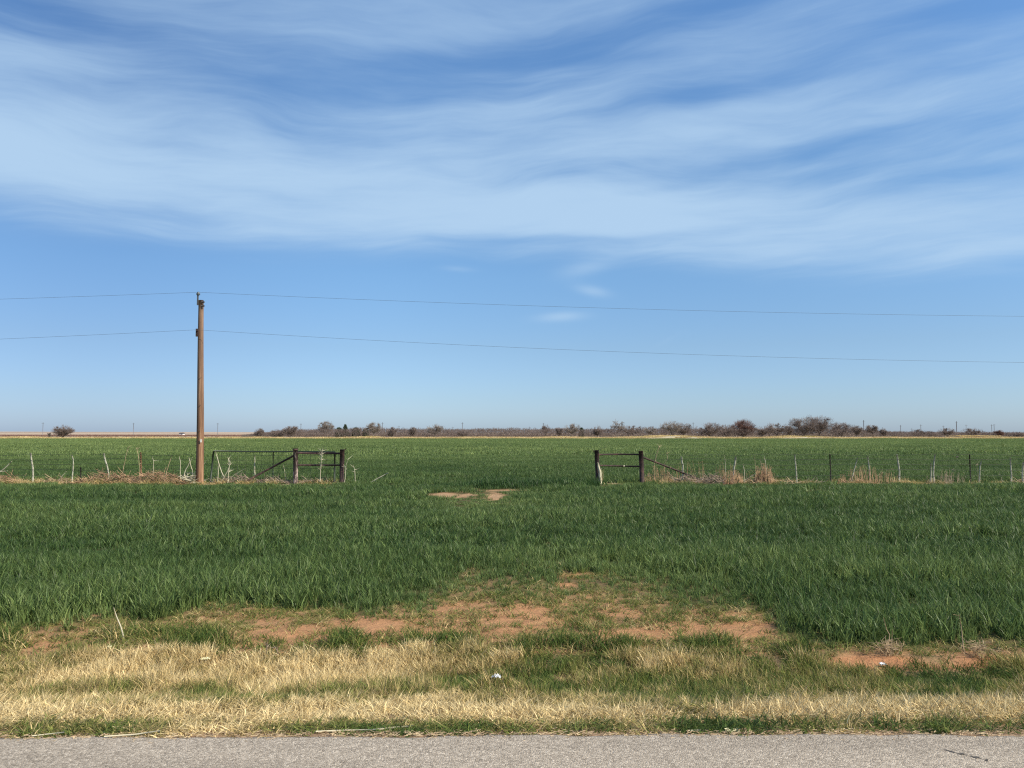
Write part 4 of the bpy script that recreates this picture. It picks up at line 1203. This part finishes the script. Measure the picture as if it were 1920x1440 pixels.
# tufts of dry grass at the right wheat edge
def grass_tuft(u, v, h, label, seed):
    b0 = on_ground(u, v); g = np.random.default_rng(seed); n = 70
    A = np.stack([b0.x + g.normal(0, .05, n), b0.y + g.normal(0, .05, n), np.full(n, b0.z)], 1)
    M_ = A + np.stack([g.normal(0, .05, n), g.normal(0, .05, n), g.uniform(.4, .9, n) * h], 1)
    B = M_ + np.stack([g.normal(0, .07, n), g.normal(0, .07, n), g.uniform(-.3, .4, n) * h], 1)
    o = rods(np.concatenate([A, M_]), np.concatenate([M_, B]), .0022, .0012, 'grass_tuft', M_WEED, origin=b0)
    tag(o, label, 'grass tuft', 'dry tufts at the right wheat edge')


grass_tuft(1668, 1226, .13, 'dry tuft at the foot of the pair of pale stalks at the right wheat edge', 1)
grass_tuft(1835, 1232, .15, 'dry tuft on the red soil near the right side', 2)


# ------------------------------------------------------------------ litter
def crumple(u, v, w, h, label, mat, seed, name='litter', flat=.35, lift=.03):
    b0 = on_ground(u, v); g = np.random.default_rng(seed)
    nu, nv = 9, 6; vs = []; fs = []
    for j in range(nv + 1):
        for i_ in range(nu + 1):
            a_, c_ = i_ / nu - .5, j / nv - .5
            vs.append(Vector((b0.x + a_ * w + g.normal(0, w * .035), b0.y + c_ * w * .6 + g.normal(0, w * .035),
                              b0.z + lift + h * (.5 - abs(a_) * flat - abs(c_) * flat) + g.normal(0, h * .2))))
    k_ = nu + 1
    for j in range(nv):
        for i_ in range(nu): fs.append((j * k_ + i_, j * k_ + i_ + 1, (j + 1) * k_ + i_ + 1, (j + 1) * k_ + i_))
    low = len(vs)
    vs += [p - Vector((0, 0, .004)) for p in vs]
    fs += [tuple(low + q for q in reversed(f)) for f in fs]
    mb = MB().poly(vs, fs)
    tag(mb.build(name, mat, origin=b0), label, 'litter')


crumple(930, 1284, .07, .045, 'crumpled white plastic scrap in the dry grass at the centre of the verge', M_LITTER, 1, 'plastic_scrap', lift=.05)
crumple(978.5, 1311, .022, .02, 'tiny white chip just right of the little dirt ridge', M_LITTER, 2, 'paper_chip', lift=.03)
crumple(385, 1250, .08, .02, 'flat cream coloured scrap on the straw at the left', M_LITTER_Y, 3, 'paper_scrap', lift=.07)
crumple(1655, 1251, .06, .03, 'white scrap lying on the red soil at the right wheat edge', M_LITTER, 4, 'paper_scrap', lift=.02)
crumple(205, 1219, .04, .02, 'small pale chip on the ground near the bent bleached stalk', M_LITTER_Y, 5, 'paper_chip', lift=.03)
crumple(1373, 1373.5, .075, .005, 'cream chip lying at the edge of the road right of the centre', M_LITTER_Y, 6, 'paper_chip', lift=.012)


def edge_stick(pts, label, r=.006):
    r = r * .62
    q = [on_ground(u, v) for u, v in pts]
    q = [Vector((p.x, p.y, max(p.z, .545 if p.y < 4.40 else p.z) + r + .008)) for p in q]
    tag(MB().tube(q, [r] * len(q), 6).build('dry_stalk', M_STALK, origin=q[0]), label, 'dry stalk', 'straws lying at the road edge')


edge_stick([(592, 1376), (650, 1374), (705, 1373)], 'long pale straw lying at the road edge left of the centre', .007)
edge_stick([(700, 1373), (740, 1369), (776, 1366)], 'pale straw continuing right of the long one at the road edge', .008)
edge_stick([(60, 1388), (120, 1384)], 'pale straw at the road edge near the left side', .005)
edge_stick([(195, 1390), (255, 1386), (300, 1381)], 'bent pale straw at the road edge between the left straw and the long one', .006)
edge_stick([(1290, 1374), (1330, 1373)], 'pale straw at the road edge left of the cream chip', .006)
edge_stick([(1560, 1372), (1615, 1369)], 'greenish straw at the road edge right of the cream chip', .005)

# chaff and small stones along the asphalt edge
n = 2600
x = RNG.uniform(-6.5, 6.5, n); e = road_edge(x); y = e + RNG.normal(.03, .045, n)
z = np.where(y < e, .549, ground_z(x, y) + .012)
A = np.stack([x, y, z], 1); th_ = RNG.uniform(0, 6.283, n); L_ = RNG.uniform(.008, .05, n)
B = A + np.stack([np.cos(th_) * L_, np.sin(th_) * L_ * .5, RNG.uniform(0, .008, n)], 1)
ch = rods(A, B, .0028, .002, 'chaff', M_WEED, origin=(0, 4.4, .5)); tag(ch, kind='stuff')

# ------------------------------------------------------------------ light and sky
EL, AZ = R(40), R(66)          # sun behind the camera to the right: AZ from straight behind, toward the right
sd = Vector((math.sin(AZ) * math.cos(EL), -math.cos(AZ) * math.cos(EL), math.sin(EL)))      # toward the sun
sl = bpy.data.lights.new('sun', 'SUN'); sl.energy = 4.4; sl.angle = R(0.53); sl.color = (1.0, 0.915, 0.77)
so = bpy.data.objects.new('sun', sl); COL.objects.link(so)
so.rotation_euler = (-sd).to_track_quat('-Z', 'Y').to_euler(); so.location = (20, -30, 40)

world = bpy.data.worlds.new('World'); scene.world = world; world.use_nodes = True
nt = world.node_tree; nt.nodes.clear(); L = nt.links
out = N(nt, 'ShaderNodeOutputWorld'); bg = N(nt, 'ShaderNodeBackground', inp={'Strength': 0.1})
sky = N(nt, 'ShaderNodeTexSky', sky_type='NISHITA', sun_disc=False)
sky.sun_elevation = EL; sky.sun_rotation = math.atan2(sd.x, sd.y)
sky.altitude = 300; sky.air_density = 1.0; sky.dust_density = 0.6; sky.ozone_density = 2.0
tc = N(nt, 'ShaderNodeTexCoord'); sx = N(nt, 'ShaderNodeSeparateXYZ'); L.new(tc.outputs['Generated'], sx.inputs[0])


def M(op, a=None, b=None, c_=None, clamp=False):
    n_ = N(nt, 'ShaderNodeMath', operation=op); n_.use_clamp = clamp
    for i_, s in enumerate((a, b, c_)):
        if s is None: continue
        if isinstance(s, (int, float)): n_.inputs[i_].default_value = s
        else: L.new(s, n_.inputs[i_])
    return n_.outputs[0]


def SM(x_, a, b):
    n_ = N(nt, 'ShaderNodeMapRange', interpolation_type='SMOOTHSTEP', inp={'From Min': a, 'From Max': b}); L.new(x_, n_.inputs['Value'])
    return n_.outputs[0]


DX, DY, DZ = sx.outputs
az = M('ARCTAN2', DX, DY)                                            # compass angle, 0 straight over the field
el = M('ARCSINE', M('MAXIMUM', DZ, 0.0))
zc = M('MAXIMUM', M('ADD', DZ, 0.05), 0.03)
px_, py_ = M('DIVIDE', DX, zc), M('DIVIDE', DY, zc)                  # position on a flat cirrus layer


def noise(xs_, ys_, kx, ky, scale, detail=6, rough=.6, dist=0.0, off=0.0):
    cb_ = N(nt, 'ShaderNodeCombineXYZ'); L.new(M('MULTIPLY', xs_, kx), cb_.inputs[0]); L.new(M('MULTIPLY', ys_, ky), cb_.inputs[1]); 
    if off: L.new(M('ADD', M('MULTIPLY', xs_, kx), off * 3.7), cb_.inputs[0])
    nz_n = N(nt, 'ShaderNodeTexNoise', noise_dimensions='2D', inp={'Scale': scale, 'Detail': detail, 'Roughness': rough, 'Distortion': dist}); L.new(cb_.outputs[0], nz_n.inputs['Vector'])
    return nz_n.outputs['Fac']


# slanted coordinates: streaks climb gently to the right
sl_y = M('SUBTRACT', el, M('MULTIPLY', az, 0.045))
warp = M('MULTIPLY', M('SUBTRACT', noise(az, el, 1, 1.8, 3.2, 2, .45, 0, 5.0), .5), .075)
wy = M('ADD', sl_y, warp)
big = noise(az, wy, 1.0, 6.5, 2.0, 3, .5, 0, 1.0)
fine = noise(az, wy, 1.0, 9.0, 4.0, 4, .55, 0, 2.0)
wisp = noise(az, wy, 1.0, 9.0, 11.0, 5, .62, 0, 3.0)
veil = noise(px_, py_, .7, 1.0, .9, 4, .55, 0, 4.0)


cbv = N(nt, 'ShaderNodeCombineXYZ'); L.new(az, cbv.inputs[0]); L.new(M('MULTIPLY_ADD', warp, .25, el), cbv.inputs[1])
skyv = cbv.outputs[0]


def spot(u, v, ru, rv, slant=0.0):
    """soft oval in the sky, placed by compass angle and height"""
    dx, dy, dz = ray(u, v)
    a0 = math.atan2(dx, dy); e0 = math.asin(dz / math.sqrt(dx * dx + dy * dy + dz * dz))
    mp_ = N(nt, 'ShaderNodeMapping', vector_type='TEXTURE')
    mp_.inputs['Location'].default_value = (a0, e0, 0); mp_.inputs['Rotation'].default_value = (0, 0, math.atan(slant)); mp_.inputs['Scale'].default_value = (ru / F, rv / F, 1)
    L.new(skyv, mp_.inputs[0])
    dt = N(nt, 'ShaderNodeVectorMath', operation='DOT_PRODUCT'); L.new(mp_.outputs[0], dt.inputs[0]); L.new(mp_.outputs[0], dt.inputs[1])
    return M('POWER', 0.36788, dt.outputs['Value'])


cov = None
for (u, v, ru, rv, sl_, a_) in [
    # white veils
    (480, 375, 620, 75, 0, .34), (40, 255, 190, 70, 0, .26), (60, 112, 170, 26, .12, .26), (420, 55, 300, 40, .05, .12), (980, 28, 330, 26, .14, .14),
    (750, 216, 280, 20, .05, .22), (1290, 243, 260, 36, .05, .30), (1660, 214, 280, 24, .07, .24), (1120, 405, 420, 40, 0, .34), (1720, 440, 420, 60, -.02, .30),
    (1400, 85, 160, 26, .02, .12), (1780, 95, 200, 30, .03, .10), (1850, 290, 160, 10, .03, .14),
    (1112, 546, 40, 12, -.2, .50), (1095, 505, 60, 16, .2, .38), (1052, 594, 54, 11, .04, .54), (860, 506, 36, 6, 0, .28), (1250, 638, 40, 6, .5, .14),
    # blue gaps
    (70, 22, 150, 30, .08, -.40), (560, 132, 270, 46, -.03, -.10), (820, 112, 200, 36, .04, -.12), (1230, 46, 320, 26, .14, -.24), (1080, 110, 140, 15, 0, -.26), (1870, 2, 230, 22, -.03, -.42),
    (1300, 182, 110, 16, .03, -.24), (1510, 152, 220, 11, .06, -.16), (1500, 286, 150, 15, .06, -.26), (1760, 332, 230, 34, -.04, -.28), (375, 280, 110, 13, 0, -.18),
    (1050, 330, 120, 9, .1, -.12), (1260, 352, 150, 8, .12, -.12), (920, 383, 110, 9, .08, -.12), (1080, 448, 320, 11, 0, -.22)]:
    s = spot(u, v, ru, rv, sl_)
    cov = M('MULTIPLY', s, a_) if cov is None else M('MULTIPLY_ADD', s, a_, cov)
# the lower edge of the cloud sheet, about 13 degrees up, lower to the right
edge = M('MULTIPLY_ADD', SM(az, .05, .40), -.044, .2165)
dl = M('SUBTRACT', M('ADD', el, M('MULTIPLY', M('SUBTRACT', fine, .5), .025)), edge)
sheet = SM(dl, -.014, .05)
tex = M('ADD', M('MULTIPLY', M('SUBTRACT', big, .5), .85), M('ADD', M('MULTIPLY', M('SUBTRACT', fine, .5), .6), M('ADD', M('MULTIPLY', M('SUBTRACT', wisp, .5), .28), M('MULTIPLY', M('SUBTRACT', veil, .5), .4))))
cl = M('ADD', M('ADD', M('MULTIPLY', sheet, .47), cov), M('MULTIPLY', tex, M('MULTIPLY_ADD', sheet, .66, .15)))
cl = M('MULTIPLY', M('MULTIPLY', M('MAXIMUM', cl, 0.0), 1.0), 1.0)
fac = M('MULTIPLY', SM(cl, 0.0, 1.0), M('MULTIPLY_ADD', SM(el, .30, .50), -.36, .94))
# grade the clear sky toward the photograph's blue, then lay the cirrus over it
gr = N(nt, 'ShaderNodeMix', data_type='RGBA', blend_type='MULTIPLY'); gr.inputs[0].default_value = 1.0
tint_r = ramp(nt, [(0.0, (0.45, 0.59, 0.98)), (0.045, (0.47, 0.585, 0.85)), (0.11, (0.51, 0.61, 0.78)), (0.2, (0.55, 0.71, 0.87)), (0.30, (0.54, 0.75, 0.92)), (0.42, (0.64, 0.86, 1.05)), (0.6, (0.64, 0.92, 1.18))])
L.new(el, tint_r.inputs[0]); L.new(sky.outputs[0], gr.inputs[6]); L.new(tint_r.outputs[0], gr.inputs[7])
gr2 = N(nt, 'ShaderNodeMix', data_type='RGBA', blend_type='MULTIPLY'); gr2.inputs[0].default_value = 1.0
az_r = ramp(nt, [(0.0, (1, 1, 1)), (1.0, (1.27, 1.27, 1.21))]); L.new(SM(az, -.55, -.12), az_r.inputs[0])
L.new(gr.outputs[2], gr2.inputs[6]); L.new(az_r.outputs[0], gr2.inputs[7])
mxs = N(nt, 'ShaderNodeMix', data_type='RGBA'); mxs.inputs[7].default_value = (3.25, 4.6, 6.15, 1)
L.new(fac, mxs.inputs[0]); L.new(gr2.outputs[2], mxs.inputs[6])
L.new(mxs.outputs[2], bg.inputs[0]); L.new(bg.outputs[0], out.inputs[0])

# ------------------------------------------------------------------ render settings
scene.view_settings.view_transform = 'Standard'
scene.view_settings.look = 'None'
scene.view_settings.exposure = 0.5
scene.view_settings.gamma = 1.0
scene.render.engine = 'CYCLES'
scene.cycles.max_bounces = 4
scene.cycles.diffuse_bounces = 2
scene.cycles.transmission_bounces = 3
scene.cycles.use_denoising = False
scene.cycles.filter_width = 1.2
